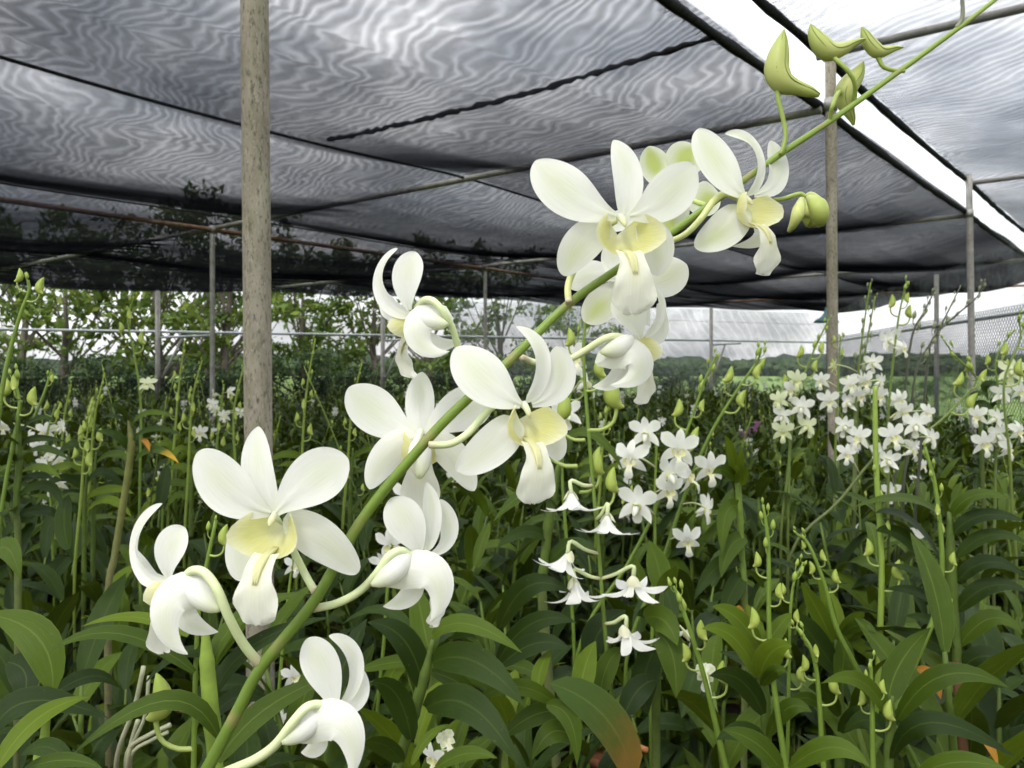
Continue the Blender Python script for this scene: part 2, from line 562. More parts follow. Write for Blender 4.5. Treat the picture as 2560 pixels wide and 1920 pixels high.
def cloth_pts(right, off):
    rows = []
    nb, na = (46, 60) if not right else (26, 44)
    for j in range(nb + 1):
        if right:
            b = lerp(GB, -5.5, j / nb)
            a0, a1 = -1.2, 15.0
        else:
            b = lerp(GB, 15.5, j / nb)
            a0, a1 = -1.3, a_end(b)
        row = []
        for i in range(na + 1):
            a = lerp(a0, a1, i / na)
            if right:
                z = ZR + 0.03 - sag(a, b) * min(1, abs(b - GB) / 0.8)
            else:
                e = min(1.0, (b - GB) / 0.7)
                z = ZL + 0.035 - sag(a, b) * e
                # belly between the ropes, droop at the outer edge
                bs = [GB, 3.8, 6.3, 10.2, 15.6]
                for k in range(4):
                    if bs[k] <= b <= bs[k + 1]:
                        t = (b - bs[k]) / (bs[k + 1] - bs[k])
                        z -= 0.10 * 4 * t * (1 - t)
                z -= 0.03 * max(0.0, 1 - (a1 - a) / 1.3) ** 2
            z += 0.018 * math.sin(a * 2.1 + b * 1.3) * math.sin(b * 2.7 - a * 0.6)
            row.append((W(a, b, z + off), (a, b)))
        rows.append(row)
    return rows

def cloth_sheet(name, rows, mat, parent):
    mb = MB()
    w = len(rows[0])
    vs = [p for r in rows for p, _ in r]
    ts = [t for r in rows for _, t in r]
    fs = [(j * w + i, j * w + i + 1, (j + 1) * w + i + 1, (j + 1) * w + i) for j in range(len(rows) - 1) for i in range(w - 1)]
    mb.add(vs, fs, None, ts)
    return mb.build(name, mat, parent)

def cloth_body(name, lo, hi, mat, parent, flip=False):
    """closed slab between two sheets: the depth of the weave, darker the flatter one looks through it"""
    mb = MB()
    w, h = len(lo[0]), len(lo)
    vs = [p for r in lo for p, _ in r] + [p for r in hi for p, _ in r]
    n = w * h
    fs = []
    for j in range(h - 1):
        for i in range(w - 1):
            a = j * w + i
            fs.append((a, a + 1, a + w + 1, a + w))
            fs.append((n + a, n + a + w, n + a + w + 1, n + a + 1))
    ring = [i for i in range(w)] + [j * w + w - 1 for j in range(1, h)] + [(h - 1) * w + i for i in range(w - 2, -1, -1)] + [j * w for j in range(h - 2, 0, -1)]
    for k in range(len(ring)):
        a, b = ring[k], ring[(k + 1) % len(ring)]
        fs.append((a, n + a, n + b, b))
    if flip:
        fs = [f[::-1] for f in fs]
    mb.add(vs, fs)
    return mb.build(name, mat, parent)

def mat_weave(name, tau, thick):
    m, t, out = newmat(name)
    v = t.nodes.new('ShaderNodeVolumeAbsorption')
    v.inputs['Color'].default_value = (0.0, 0.008, 0.02, 1)
    v.inputs['Density'].default_value = tau / thick
    t.links.new(v.outputs[0], out.inputs['Volume'])
    return m
M['weave'] = mat_weave('shade_cloth_depth', 0.42, 0.02)
M['weave_pale'] = mat_weave('pale_cloth_depth', 0.12, 0.02)
NT = (0.05, 0.053, 0.062)
M['net_a'] = mat_net('shade_cloth_under', 0.0066, 0.0, 1.0, 0.31, NT, 0.055, 1.3, 0.75)
M['net_b'] = mat_net('shade_cloth_upper', 0.00685, 0.10, 2.0, 0.30, NT, 0.065, 1.5, 0.75)

M['net_c'] = mat_net('pale_cloth_under', 0.0085, 0.0, 11.0, 0.22, (0.14, 0.145, 0.15), 0.055, 0.75, 0.7)
M['net_d'] = mat_net('pale_cloth_upper', 0.0091, 0.12, 12.0, 0.21, (0.14, 0.145, 0.15), 0.075, 0.9, 0.7)
for right, lab in ((False, 'black woven shade cloth roof stretched over ropes and pipes left of the open strip'),
                   (True, 'paler shade cloth roof on the far side of the open sky strip')):
    e = empty('shade_cloth', (0, 0, 0), lab, 'shade cloth')
    cloth_sheet('woven_layer', cloth_pts(right, 0.004), M['net_c' if right else 'net_a'], e)
    cloth_sheet('woven_layer', cloth_pts(right, 0.016), M['net_d' if right else 'net_b'], e)
    cloth_body('weave_body', cloth_pts(right, 0.0), cloth_pts(right, 0.02), M['weave_pale' if right else 'weave'], e, not right)

# ------------------------------------------------------------------ pipes, posts, ropes
def pipe(name, p0, p1, r, mat, label, cat, group=None, seg=10, mid=None, parent=None):
    mb = MB()
    pts = [Vector(p0)] + ([Vector(q) for q in mid] if mid else []) + [Vector(p1)]
    tube(mb, pts, r, seg)
    o = mb.build(name, mat, parent)
    if parent is None:
        tag(o, label, cat, group)
    return o

def steel_post(base, top, r, mat, label, group=None, cap=True, name='support_post', clamp=None):
    e = empty(name, Vector((base.x, base.y, 0)), label, 'post', group)
    mb = MB()
    n = 14
    pts = [Vector((lerp(base.x, top.x, i / n), lerp(base.y, top.y, i / n), lerp(-0.3, top.z, i / n))) for i in range(n + 1)]
    tube(mb, pts, r, 20)
    mb.build('shaft', mat, e)
    if clamp:
        mb = MB()
        for z in clamp:
            f = (z + 0.3) / (top.z + 0.3)
            c = pts[0].lerp(pts[-1], f)
            tube(mb, [c - Vector((0, 0, 0.03)), c + Vector((0, 0, 0.03))], r * 1.25, 16)
        mb.build('clamp', M['pipe'], e)
    return e

# the three posts along the open strip
steel_post(P(662, 1000, 1.62), P(629, -800, 1.62), 0.0270, M['pole'], 'thick speckled grey post just behind the big white orchid spray')
steel_post(Vector((P(2088, 960, 4.1).x, 4.1, 0)), P(2076, 150, 4.1), 0.0262, M['pole'], 'weathered post with green algae carrying the roof under the green buds', clamp=[ZL])
steel_post(Vector((P(2437, 960, 7.0).x, 7.0, 0)), P(2422, 436, 7.0), 0.0265, M['pipe'], 'grey post at the open roof strip beyond the chain link side', clamp=[ZL])
steel_post(W(11.6, GB), W(11.6, GB, ZR), 0.026, M['pipe'], 'far grey post of the open strip row, next after the chain link one')
# posts under the rusty pipe
for a, lab in ((4.15, 'slim post where the rusty pipe crosses the first cross pipe'), (7.95, 'slim post where the rusty pipe crosses the second cross pipe')):
    steel_post(W(a, RB), W(a, RB, ZL - 0.01), 0.022, M['pipe'], lab, clamp=[ZL - 0.05])

ordn = ['nearest', 'second', 'third', 'fourth', 'fifth']
# cross pipes under the left cloth
for i, a in enumerate(PA):
    if i == 0: continue
    if i == 1: b1 = 13.0
    elif i == 2: b1 = 11.2
    else: b1 = 13.2 - (a - 4.6) * 0.514 - 0.2
    lab = {1: 'long grey roof pipe running from the algae streaked post to the slim post',
           2: 'grey roof pipe meeting the post that stands by the chain link',
           3: 'thin grey roof pipe just above the back fence netting',
           4: 'rust stained roof pipe along the back edge of the cloth'}[i]
    pipe('roof_pipe', W(a, GB - 0.02, ZL - 0.012), W(a, b1, ZL - 0.03), 0.0205, M['pipe'] if i < 4 else M['rust'], lab, 'pipe')
pipe('roof_pipe', W(-1.2, RB, ZL - 0.05), W(13.6, RB, ZL - 0.05), 0.021, M['rust'], 'long rusty roof pipe crossing behind the thick speckled post', 'pipe')
# right side pipes
for a, lab in ((4.2, 'grey roof pipe behind the topmost green buds'), (7.9, 'grey roof pipe leaving the top of the chain link post'), (11.6, 'grey roof pipe at the end of the open strip')):
    pipe('roof_pipe', W(a, GB, ZR - 0.02), W(a, -5.4, ZR + 0.0), 0.0205, M['pipe'], lab, 'pipe')

def rope(pts, r, label, lump=0.0, n=60):
    mb = MB()
    rnd = random.Random(int(pts[0].x * 100))
    cp = catmull([list(p) for p in pts], n)
    tube(mb, [Vector(c) + Vector((0, 0, rnd.uniform(-lump, lump))) for c in cp], [r * (1 + rnd.uniform(-0.4, 0.6) * (lump > 0)) for _ in cp], 7)
    tag(mb.build('support_rope', M['rope'], None), label, 'rope')
def ropeline(b, a0, a1, z, dz=0.06):
    return [W(a, b, z - sag(a, b) * 0.5 - 0.004) for a in [lerp(a0, a1, i / 16) for i in range(17)]]
rope(ropeline(3.8, -1.3, a_end(3.8) - 0.1, ZL), 0.0085, 'black rope under the cloth that the ragged seam ends on')
rope(ropeline(6.3, -1.3, a_end(6.3) - 0.1, ZL), 0.007, 'thin black rope running close to the rusty pipe')
rope(ropeline(10.2, -1.3, a_end(10.2) - 0.1, ZL), 0.007, 'faint black rope between the rusty pipe and the back edge')
rope([W(3.03, b, ZL + 0.0 - 0.03 * math.sin(math.pi * (b - GB) / (3.8 - GB))) for b in [lerp(GB, 3.8, i / 8) for i in range(9)]], 0.011, 'ragged black seam joining two widths of the roof cloth', 0.006, 70)
# the two dark hems along the open strip
for z, lab in ((ZL + 0.02, 'dark hem rope on the left side of the open sky strip'), (ZR + 0.02, 'dark hem rope on the right side of the open sky strip')):
    e = empty('hem_rope', W(0, GB, z), lab, 'rope')
    mb = MB()
    a1 = 15.0 if z > ZL + 0.1 else a_end(GB)
    rnd = random.Random(5)
    pts = [W(lerp(-1.3, a1, i / 90), GB, z - sag(lerp(-1.3, a1, i / 90), 0) * 0.25) for i in range(91)]
    tube(mb, pts, [0.021 * (1 + rnd.uniform(-0.15, 0.2)) for _ in pts], 8)
    mb.build('rope', M['rope'], e)
    mb = MB()                         # frayed threads of the cloth edge
    for i in range(420):
        a = rnd.uniform(0.5, 9)
        s = 1 if z < ZL + 0.1 else -1
        p = W(a, GB, z - sag(a, 0) * 0.25)
        q = p + BX * s * rnd.uniform(0.02, 0.06) + AX * rnd.uniform(-0.03, 0.03) + Vector((0, 0, rnd.uniform(-0.02, 0.015)))
        tube(mb, [p, p.lerp(q, 0.5) + Vector((0, 0, rnd.uniform(-0.008, 0.008))), q], 0.0011, 3, cap=False)
    tag(mb.build('frayed_threads', M['rope'], e), kind='stuff')

# ------------------------------------------------------------------ back fence
F0, F1 = Vector((-7.4, 11.9, 0)), Vector((6.95, 18.2, 0))
FD = (F1 - F0).normalized()
FN = Vector((-FD.y, FD.x, 0))
def fence_at(u):
    """point of the back fence line seen at photo column u"""
    k = (u - CX) / F
    s = (k * F0.y - F0.x) / (FD.x - k * FD.y)
    return F0 + FD * s
FL = F0 - FD * 7.0
M['mesh_wall_a'] = mat_net('back_netting', 0.011, 0.03, 4.0, 0.07, (0.16, 0.17, 0.18), 0.05, 0.5, 0.6, 0.5)
M['mesh_wall_b'] = mat_net('back_netting_fold', 0.0115, -0.02, 5.0, 0.09, (0.20, 0.22, 0.23), 0.06, 0.5, 0.6, 0.5)
M['mesh_dark'] = mat_net('dark_netting', 0.010, 0.02, 6.0, 0.36, (0.010, 0.011, 0.011), 0.05, 0.6, 0.6, 0.3)
M['mesh_green'] = mat_net('green_netting', 0.010, 0.02, 7.0, 0.16, (0.02, 0.12, 0.09), 0.05, 0.6, 0.6, 0.4)

def net_wall(p0, p1, z0, z1, mat, parent, name='netting', off=0.0, n=40, wob=0.02):
    nrm = Vector((-(p1 - p0).y, (p1 - p0).x, 0)).normalized()
    mb = MB()
    vs, ts, fs = [], [], []
    L = (p1 - p0).length
    m = 8
    for i in range(n + 1):
        for j in range(m + 1):
            p = p0.lerp(p1, i / n)
            z = lerp(z0, z1, j / m)
            vs.append((*(p + nrm * (off + wob * math.sin(i * 0.9 + j * 0.5)))[:2], z))
            ts.append((L * i / n, z))
    for i in range(n):
        for j in range(m):
            a = i * (m + 1) + j
            fs.append((a, a + m + 1, a + m + 2, a + 1))
    mb.add(vs, fs, None, ts)
    return mb.build(name, mat, parent)

bf = empty('back_fence', fence_at(700), 'long back fence with sheer netting, grey rail and slim posts before the trees', 'fence')
net_wall(fence_at(1130), F1, 0.5, ZL - 0.12, M['mesh_wall_a'], bf, 'netting', 0.03)
net_wall(fence_at(1130), F1, 0.5, ZL - 0.12, M['mesh_wall_b'], bf, 'netting', 0.07)
net_wall(FL, fence_at(1760), 0.0, EYE - 0.20, M['mesh_dark'], bf, 'lower_netting', -0.05)
net_wall(FL, fence_at(1250), 0.0, EYE - 0.16, M['mesh_dark'], bf, 'lower_netting', -0.12)
RZ = EYE + 0.545
pipe('rail', FL + Vector((0, 0, RZ)), F1 + Vector((0, 0, RZ)), 0.022, M['rail'], None, None, parent=bf)
pipe('wire', FL + Vector((0, 0, EYE - 0.19)), F1 + Vector((0, 0, EYE - 0.17)), 0.005, M['rope'], None, None, seg=5, parent=bf)
pipe('wire', FL + Vector((0, 0, EYE + 0.95)), F1 + Vector((0, 0, EYE + 0.93)), 0.003, M['rope'], None, None, seg=5, parent=bf)
for u in (-250, 394, 955, 1774):
    p = fence_at(u) - FN * 0.05
    mb = MB()
    tube(mb, [(p.x, p.y, -0.2), (p.x, p.y, ZL - 0.10)], 0.036, 12)
    po = mb.build('post', M['pipe'], bf)
    q = p + FD * 0.75
    mb = MB()
    tube(mb, [(p.x, p.y, RZ - 0.09), (q.x, q.y, RZ - 0.05)], 0.02, 8)
    mb.build('bracket', M['rail'], po)
    g = p + FD * 0.35
    mb = MB()
    tube(mb, [(g.x, g.y, RZ - 0.09), (p.x - 0.02, p.y, EYE - 0.35)], 0.02, 8)
    mb.build('brace', M['pipe'], po)
# corner post
mb = MB()
tube(mb, [(F1.x, F1.y, -0.2), (F1.x, F1.y, ZL - 0.1)], 0.045, 12)
mb.build('post', M['dark_metal'], bf)

# low wall in front of the fence foot
lw = empty('low_wall', fence_at(1200) - FN * 0.25, 'low dark mossy concrete wall at the foot of the back fence', 'wall')
rnd = random.Random(3)
s, k = 0.0, 0
Ltot = (F1 - FL).length
while s < Ltot - 0.4:
    L = rnd.uniform(1.3, 1.9)
    c = FL + FD * (s + L / 2) - FN * 0.25
    mb = MB()
    h = 0.50 + rnd.uniform(-0.03, 0.05)
    box(mb, (c.x, c.y, h / 2 - 0.05), (L - 0.03, 0.16 + rnd.uniform(0, 0.03), h + 0.1), math.atan2(FD.y, FD.x))
    mb.build('wall_block', M['wall'], lw, False)
    s += L

# ------------------------------------------------------------------ right chain link fence
C0, C1 = F1.copy(), Vector((5.07, 8.2, 0))
CD = (C1 - C0).normalized()
C2 = C1 + CD * 3.0
rf = empty('chain_link_fence', C1, 'diamond chain link fence with grey rail and sheer netting on the right', 'fence')
mb = MB()
LEN, z0, z1, sp_ = (C2 - C0).length, 0.15, 1.88, 0.052
h = z1 - z0
for sgn in (1, -1):
    s = -h
    while s < LEN + h:
        a, b = (s, s + h) if sgn > 0 else (s + h, s)
        pa, pb = C0 + CD * a, C0 + CD * b
        za, zb = z0, z1
        # clip to the fence length
        t0, t1 = 0.0, 1.0
        for lim, side in ((0.0, -1), (LEN, 1)):
            fa, fb = (a - lim) * side, (b - lim) * side
            if fa > 0 and fb > 0: t0, t1 = 1, 0; break
            if fa > 0: t0 = max(t0, fa / (fa - fb))
            if fb > 0: t1 = min(t1, fa / (fa - fb))
        if t1 - t0 > 0.02:
            p, q = pa.lerp(pb, t0), pa.lerp(pb, t1)
            tube(mb, [(p.x, p.y, lerp(za, zb, t0)), (q.x, q.y, lerp(za, zb, t1))], 0.0032, 3, cap=False)
        s += sp_ * 1.35
tag(mb.build('chain_link_mesh', M['wire'], rf), kind='stuff')
M['mesh_side'] = mat_net('side_netting', 0.011, 0.02, 8.0, 0.045, (0.3, 0.32, 0.33), 0.05, 0.5, 0.4, 0.5)
net_wall(C0, C2, 0.3, ZL - 0.05, M['mesh_side'], rf, 'netting', -0.05)
cm = C0 + CD * 5.0
net_wall(C0 + CD * 1.0, C0 + CD * 8.8, 0.0, EYE - 0.12, M['mesh_green'], rf, 'green_netting', -0.09)
pipe('rail', C0 + Vector((0, 0, RZ)), C2 + Vector((0, 0, RZ)), 0.022, M['rail'], None, None, parent=rf)
for s in (0.01, 7.46, 10.9):
    p = C0 + CD * s if s > 1 else C0 + CD * 0.35
    mb = MB()
    tube(mb, [(p.x, p.y, -0.2), (p.x, p.y, ZL - 0.2 if s < 1 else ZL - 0.08)], 0.03, 12)
    mb.build('post', M['pipe'], rf)

# hanging lamp at the corner of the fence
lp = P(2066, 800, 15.5)
la = empty('hanging_lamp', lp, 'teal bell shaped lamp hanging beside the algae streaked post', 'lamp')
mb = MB()
prof = [(0.02, 0.24), (0.035, 0.2), (0.05, 0.13), (0.10, 0.06), (0.20, 0.0), (0.235, -0.05), (0.225, -0.05), (0.19, 0.0), (0.09, 0.05)]
sg = 22
vs = [lp + Vector((r * math.cos(2 * math.pi * k / sg), r * math.sin(2 * math.pi * k / sg), z)) for r, z in prof for k in range(sg)]
fs = [(i * sg + k, i * sg + (k + 1) % sg, (i + 1) * sg + (k + 1) % sg, (i + 1) * sg + k) for i in range(len(prof) - 1) for k in range(sg)]
mb.add(vs, fs)
mb.build('lamp_shade', M['teal'], la)
mb = MB()
tube(mb, [lp + Vector((0, 0, 0.23)), lp + Vector((0, 0, 0.45)), lp + Vector((0.1, 0.3, ZL - lp.z))], 0.012, 6)
mb.build('cable', M['dark_metal'], la)
mb = MB()
tube(mb, [lp + Vector((0, 0, 0.07)), lp + Vector((0, 0, 0.0)), lp + Vector((0, 0, -0.05))], [0.02, 0.04, 0.025], 10)
mb.build('bulb', M['rail'], la)

# ------------------------------------------------------------------ trees beyond the fence
def mat_treeleaf(name, c0, c1):
    m, t, out = newmat(name)
    base = attr(t)
    nn = noise(t, 1.1, 3.0, 0.6)
    col = mixcol(t, 1.0, base, mixcol(t, ramp(t, nn, [(0.35, 0.0), (0.65, 1.0)]), c0, c1), 'MULTIPLY')
    sss_sheet(t, out, col, 0.6, 0.2, 0.35)
    return m
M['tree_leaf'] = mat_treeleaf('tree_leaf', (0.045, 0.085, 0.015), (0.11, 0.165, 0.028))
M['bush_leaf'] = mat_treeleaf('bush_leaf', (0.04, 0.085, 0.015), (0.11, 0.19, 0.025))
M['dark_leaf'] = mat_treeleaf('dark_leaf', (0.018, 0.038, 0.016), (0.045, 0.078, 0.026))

def leafcard(mb, c, s, rnd, flat=0.5):
    n = Vector((rnd.gauss(0, 1), rnd.gauss(0, 1), rnd.gauss(0, 1) + flat)).normalized()
    u = n.orthogonal().normalized()
    u = Matrix.Rotation(rnd.uniform(0, 6.28), 3, n) @ u
    w = n.cross(u)
    a = s * rnd.uniform(0.7, 1.3)
    b = a * 0.42
    g = rnd.uniform(0.65, 1.35)
    col = (g * rnd.uniform(0.9, 1.25), g, g * rnd.uniform(0.7, 1.1))
    mb.add([c - u * a * 0.5, c + w * b * 0.5, c + u * a * 0.5, c - w * b * 0.5], [(0, 1, 2, 3)], [col] * 4)

def make_tree(seed, h, spread, clumps, per, leaf, flat=0.42, low=0.3, trunk_r=0.09):
    """trunk with limbs and a crown of leaf sprays; returns two meshes"""
    rnd = random.Random(seed)
    tb, cb = MB(), MB()
    top = Vector((rnd.uniform(-.3, .3), rnd.uniform(-.3, .3), h * 0.72))
    tp = [Vector((0, 0, -0.2)), Vector((rnd.uniform(-.1, .1), rnd.uniform(-.1, .1), h * 0.25)), Vector((top.x * 0.5, top.y * 0.5, h * 0.5)), top]
    tube(tb, tp, [trunk_r * 1.25, trunk_r, trunk_r * 0.7, trunk_r * 0.3], 9, smooth_n=10)
    for i in range(clumps):
        z = h * lerp(low, 1.0, rnd.random() ** 0.8)
        env = math.sin(math.pi * min(1.0, max(0.05, (z / h - low + 0.12) / (1.12 - low + 0.05)))) ** 0.55
        a = rnd.uniform(0, 6.283)
        r = spread * env * math.sqrt(rnd.uniform(0.08, 1.0))
        c = Vector((r * math.cos(a), r * math.sin(a), z))
        f = max(0.15, min(0.95, z / h * 0.75 - 0.12))
        st = Vector(catmull([list(q) for q in tp], 21)[int(f * 20)])
        mid = st.lerp(c, 0.5) + Vector((0, 0, -0.1 + rnd.uniform(-0.15, 0.1)))
        if i % 2 == 0:
            tube(tb, [st, mid, c], [trunk_r * 0.38, trunk_r * 0.2, 0.006], 5, smooth_n=6, cap=False)
        cr = rnd.uniform(0.32, 0.62) * spread * 0.30
        dirx = (c - st).normalized()
        for k in range(per):
            q = Vector((rnd.gauss(0, 0.5), rnd.gauss(0, 0.5), rnd.gauss(0, 0.5) * flat)) * cr
            q += dirx * rnd.uniform(-0.4, 0.5) * cr * 1.6
            leafcard(cb, c + q, leaf, rnd)
    return tb, cb

tree_mesh = []
for sd_, h, sp2, cl, pr in ((11, 4.5, 2.2, 44, 50), (12, 4.0, 2.0, 40, 50), (13, 4.8, 1.9, 40, 46), (14, 3.8, 2.3, 42, 50)):
    tb, cb = make_tree(sd_, h, sp2, cl, pr, 0.19)
    tree_mesh.append((tb.mesh('trunk', M['bark']), cb.mesh('crown', M['tree_leaf'], False)))
def plant_tree(kind, u, d, s, rz, label, group='trees behind the back fence', mats=None, lean=0.0, name='tree'):
    p = P(u, HY, d)
    e = empty(name, (p.x, p.y, 0), label, 'tree', group)
    L = Matrix.Rotation(rz, 4, 'Z') @ Matrix.Rotation(lean, 4, 'X') @ Matrix.Scale(s, 4)
    put('trunk', tree_mesh[kind][0], e, L)
    put('crown', tree_mesh[kind][1], e, L)
    return e
TL = 'feathery green tree growing close behind the sheer back netting'
for k, (u, d, s, rz, kd) in enumerate([(-380, 15.5, 1.1, 0.3, 0), (-90, 15.8, 1.02, 1.3, 1), (170, 16.4, 0.98, 2.3, 3), (390, 17.2, 1.0, 0.2, 0),
        (560, 17.0, 0.98, 4.1, 2), (760, 18.2, 1.0, 2.9, 1), (930, 18.2, 0.92, 5.2, 3), (1080, 19.8, 0.9, 0.9, 2), (60, 21.5, 1.15, 3.6, 2), (520, 22.5, 1.2, 5.5, 0)]):
    plant_tree(kd, u, d, s, rz, TL)
plant_tree(2, 1255, 20.2, 0.86, 0.4, 'narrow airy tree behind the middle of the white orchid spray', None)
plant_tree(1, 1440, 20.8, 0.70, 2.2, 'small rounded tree last of the row before the open sky', None)

bush_mesh = []
for sd_, h, sp2, cl, pr in ((31, 1.5, 1.5, 36, 90), (32, 1.25, 1.3, 32, 90)):
    tb, cb = make_tree(sd_, h, sp2, cl, pr, 0.10, 0.6, 0.08, 0.04)
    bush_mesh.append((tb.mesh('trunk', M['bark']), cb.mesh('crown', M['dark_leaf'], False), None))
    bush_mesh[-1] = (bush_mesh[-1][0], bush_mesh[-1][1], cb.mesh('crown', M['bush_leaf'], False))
def bush(kd, u, d, s, rz, label, group=None, bright=False, sz=1.0):
    p = P(u, HY, d)
    e = empty('bush', (p.x, p.y, 0), label, 'bush', group)
    L = Matrix.Rotation(rz, 4, 'Z') @ Matrix.Diagonal((s, s, s * sz, 1))
    put('stem', bush_mesh[kd][0], e, L)
    put('foliage', bush_mesh[kd][2 if bright else 1], e, L)
rnd = random.Random(9)
for k, u in enumerate(range(-420, 1330, 118)):
    d = fence_at(u).y + rnd.uniform(1.2, 2.4)
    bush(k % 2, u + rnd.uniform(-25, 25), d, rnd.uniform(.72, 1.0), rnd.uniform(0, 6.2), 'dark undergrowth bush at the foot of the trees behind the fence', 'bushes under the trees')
bush(1, 1640, 19.5, 0.98, 0.7, 'airy dark bush against the pale sky behind the back fence')
bush(0, 1745, 20.5, 0.82, 1.9, 'low scrubby bush behind the slim fence post')
bush(1, 1860, 22.5, 0.62, 2.9, 'lowest scrubby bush near the corner lamp')
for k, (u, d, s) in enumerate([(2190, 30, 0.8), (2290, 27, 0.75), (2385, 34, 0.8), (2520, 29, 0.8), (2640, 25, 0.8), (1975, 46, 0.9), (2070, 40, 0.75)]):
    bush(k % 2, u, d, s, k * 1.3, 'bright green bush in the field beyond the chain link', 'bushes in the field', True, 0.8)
# ================================================================== orchid flowers
WHITE = (0.90, 0.895, 0.87)
CREAM = (0.74, 0.76, 0.52)
LIME = (0.56, 0.64, 0.20)
YEL = (0.72, 0.70, 0.22)
STEM_G = (0.15, 0.24, 0.025)
PED = (0.55, 0.62, 0.33)

def prof(kind, t):
    if kind == 'petal':
        a, b = 1.15, 0.62
    elif kind == 'sepal':
        a, b = 0.62, 0.66
    elif kind == 'lateral':
        a, b = 0.42, 0.85
    elif kind == 'blunt':
        a, b = 0.50, 0.52
    else:
        a, b = 0.9, 0.55
    tm = a / (a + b)
    mx_ = tm ** a * (1 - tm) ** b
    return (t ** a * (1 - t) ** b) / mx_ + 0.16 * (1 - t) ** 5

def tepal(pts, width, nrm, kind='petal', cup=0.12, nu=14, nv=8, tint=0.0, wave=0.0, seed=0, tipc=LIME, curlw=0.0):
    """one petal or sepal: a curved blade along a Bezier line (world points), width in metres"""
    mb = MB()
    rnd = random.Random(seed)
    ph = rnd.uniform(0, 6.28)
    N0 = Vector(nrm).normalized()
    vs, fs, cs, ts = [], [], [], []
    prev = None
    for i in range(nu + 1):
        t = math.sin(math.pi / 2 * i / nu) if nu > 9 else i / nu
        tt = min(max(t, 0.0), 0.9997)
        c = Vector(bez(pts, tt))
        T = (Vector(bez(pts, min(1, tt + 0.02))) - Vector(bez(pts, max(0, tt - 0.02)))).normalized()
        S = T.cross(N0)
        if S.length < 0.15 and prev is not None:
            S = prev
        S = S.normalized()
        if prev is not None and S.dot(prev) < 0:
            S = -S
        prev = S
        n = S.cross(T).normalized()
        if n.dot(N0) < 0: n = -n
        w = 0.5 * width * prof(kind, tt)
        for j in range(nv + 1):
            v = j / nv * 2 - 1
            off = cup * (v * v) * w + wave * width * math.sin(t * 9 + ph + v * 1.5) * abs(v) ** 2 * t
            off += 0.035 * width * math.exp(-(v / 0.16) ** 2) * (1 - t)      # midrib
            p = c + S * (w * v) + n * off
            vs.append(p)
            ts.append((t, v * 0.5 + 0.5))
            k = tint * (0.55 * math.exp(-((t - 0.72) / 0.28) ** 2) * math.exp(-(v / 0.55) ** 2) + 0.35 * max(0, 1 - t * 4) + 0.12)
            cs.append(mixc(WHITE, tipc, k))
    m = nv + 1
    for i in range(nu):
        for j in range(nv):
            a = i * m + j
            fs.append((a, a + 1, a + m + 1, a + m))
    mb.add(vs, fs, cs, ts)
    return mb

LIP_SEC = [(-0.36, 0.20, 0.15, 0.02), (-0.42, 0.32, 0.155, 0.03), (-0.49, 0.42, 0.16, 0.02), (-0.57, 0.48, 0.185, 0.00), (-0.68, 0.52, 0.235, -0.02), (-0.82, 0.53, 0.265, -0.03), (-0.95, 0.51, 0.22, -0.03), (-1.03, 0.49, 0.13, -0.03), (-1.06, 0.48, 0.03, -0.02)]
def lip_mesh(M4, nu=18, nv=12, seed=0, yellow=1.0):
    """three lobed lip in flower space (unit = petal length): a cupped funnel of two side lobes and a hanging mid lobe"""
    mb = MB()
    rnd = random.Random(seed)
    ph = rnd.uniform(0, 6.28)
    # funnel
    A = Vector((0, -0.16, -0.24))
    nr, nf = max(4, nu // 2), max(8, nu)
    vs, fs, cs, ts = [], [], [], []
    for i in range(nr + 1):
        r = i / nr
        for j in range(nf + 1):
            g = (j / nf * 2 - 1)
            f = g * R(138)
            ear = math.exp(-((abs(f) - 1.45) / 0.75) ** 2)          # the two raised lobes
            low_ = math.exp(-(f / 0.55) ** 2)
            rim = Vector((math.sin(f) * (0.30 + 0.05 * ear), -0.13 - math.cos(f) * 0.26, 0.16 + 0.16 * ear + 0.09 * low_))
            rim.z -= 0.16 * max(0.0, abs(f) - 1.9)
            q = A.lerp(rim, r)
            bulge = math.sin(math.pi * min(1, r * 0.92)) * 0.10
            q += Vector((math.sin(f), -math.cos(f), 0)) * bulge
            q += Vector((math.sin(f), -math.cos(f), 0)) * (0.05 * max(0, r - 0.8) * 5 * ear)
            q.z += 0.012 * r * math.sin(f * 9 + ph)
            vs.append(M4 @ q)
            ts.append((r, g * .5 + .5))
            cs.append(mixc(WHITE, YEL, (0.26 + 0.60 * math.sin(math.pi * min(1, r * 0.85 + .05))) * yellow))
    m = nf + 1
    for i in range(nr):
        for j in range(nf):
            a = i * m + j
            fs.append((a, a + 1, a + m + 1, a + m))
    mb.add(vs, fs, cs, ts)
    # mid lobe
    sec = catmull(LIP_SEC, nu + 1)
    vs, fs, cs, ts = [], [], [], []
    for i, s in enumerate(sec):
        t = i / nu
        y, z, hw, rise = [float(q) for q in s]
        hw = max(hw, 0.01)
        for j in range(nv + 1):
            v = j / nv * 2 - 1
            av = abs(v)
            x = hw * v
            yy = y + rise * av ** 1.7 + 0.012 * t * math.sin(v * 13 + ph)
            zz = z + t * (0.045 * math.sin(t * 20 + ph + v * 5) * av ** 2 + 0.012 * math.sin(v * 20 + t * 9) - 0.05 * av ** 2)
            vs.append(M4 @ Vector((x, yy, zz)))
            ts.append((t, v * .5 + .5))
            cs.append(mixc(WHITE, YEL, (0.10 + 0.16 * (1 - t) + 0.55 * math.exp(-(v / 0.34) ** 2) * max(0, 1 - t * 1.5)) * yellow))
    m = nv + 1
    for i in range(nu):
        for j in range(nv):
            a = i * m + j
            fs.append((a, a + 1, a + m + 1, a + m))
    mb.add(vs, fs, cs, ts)
    return mb

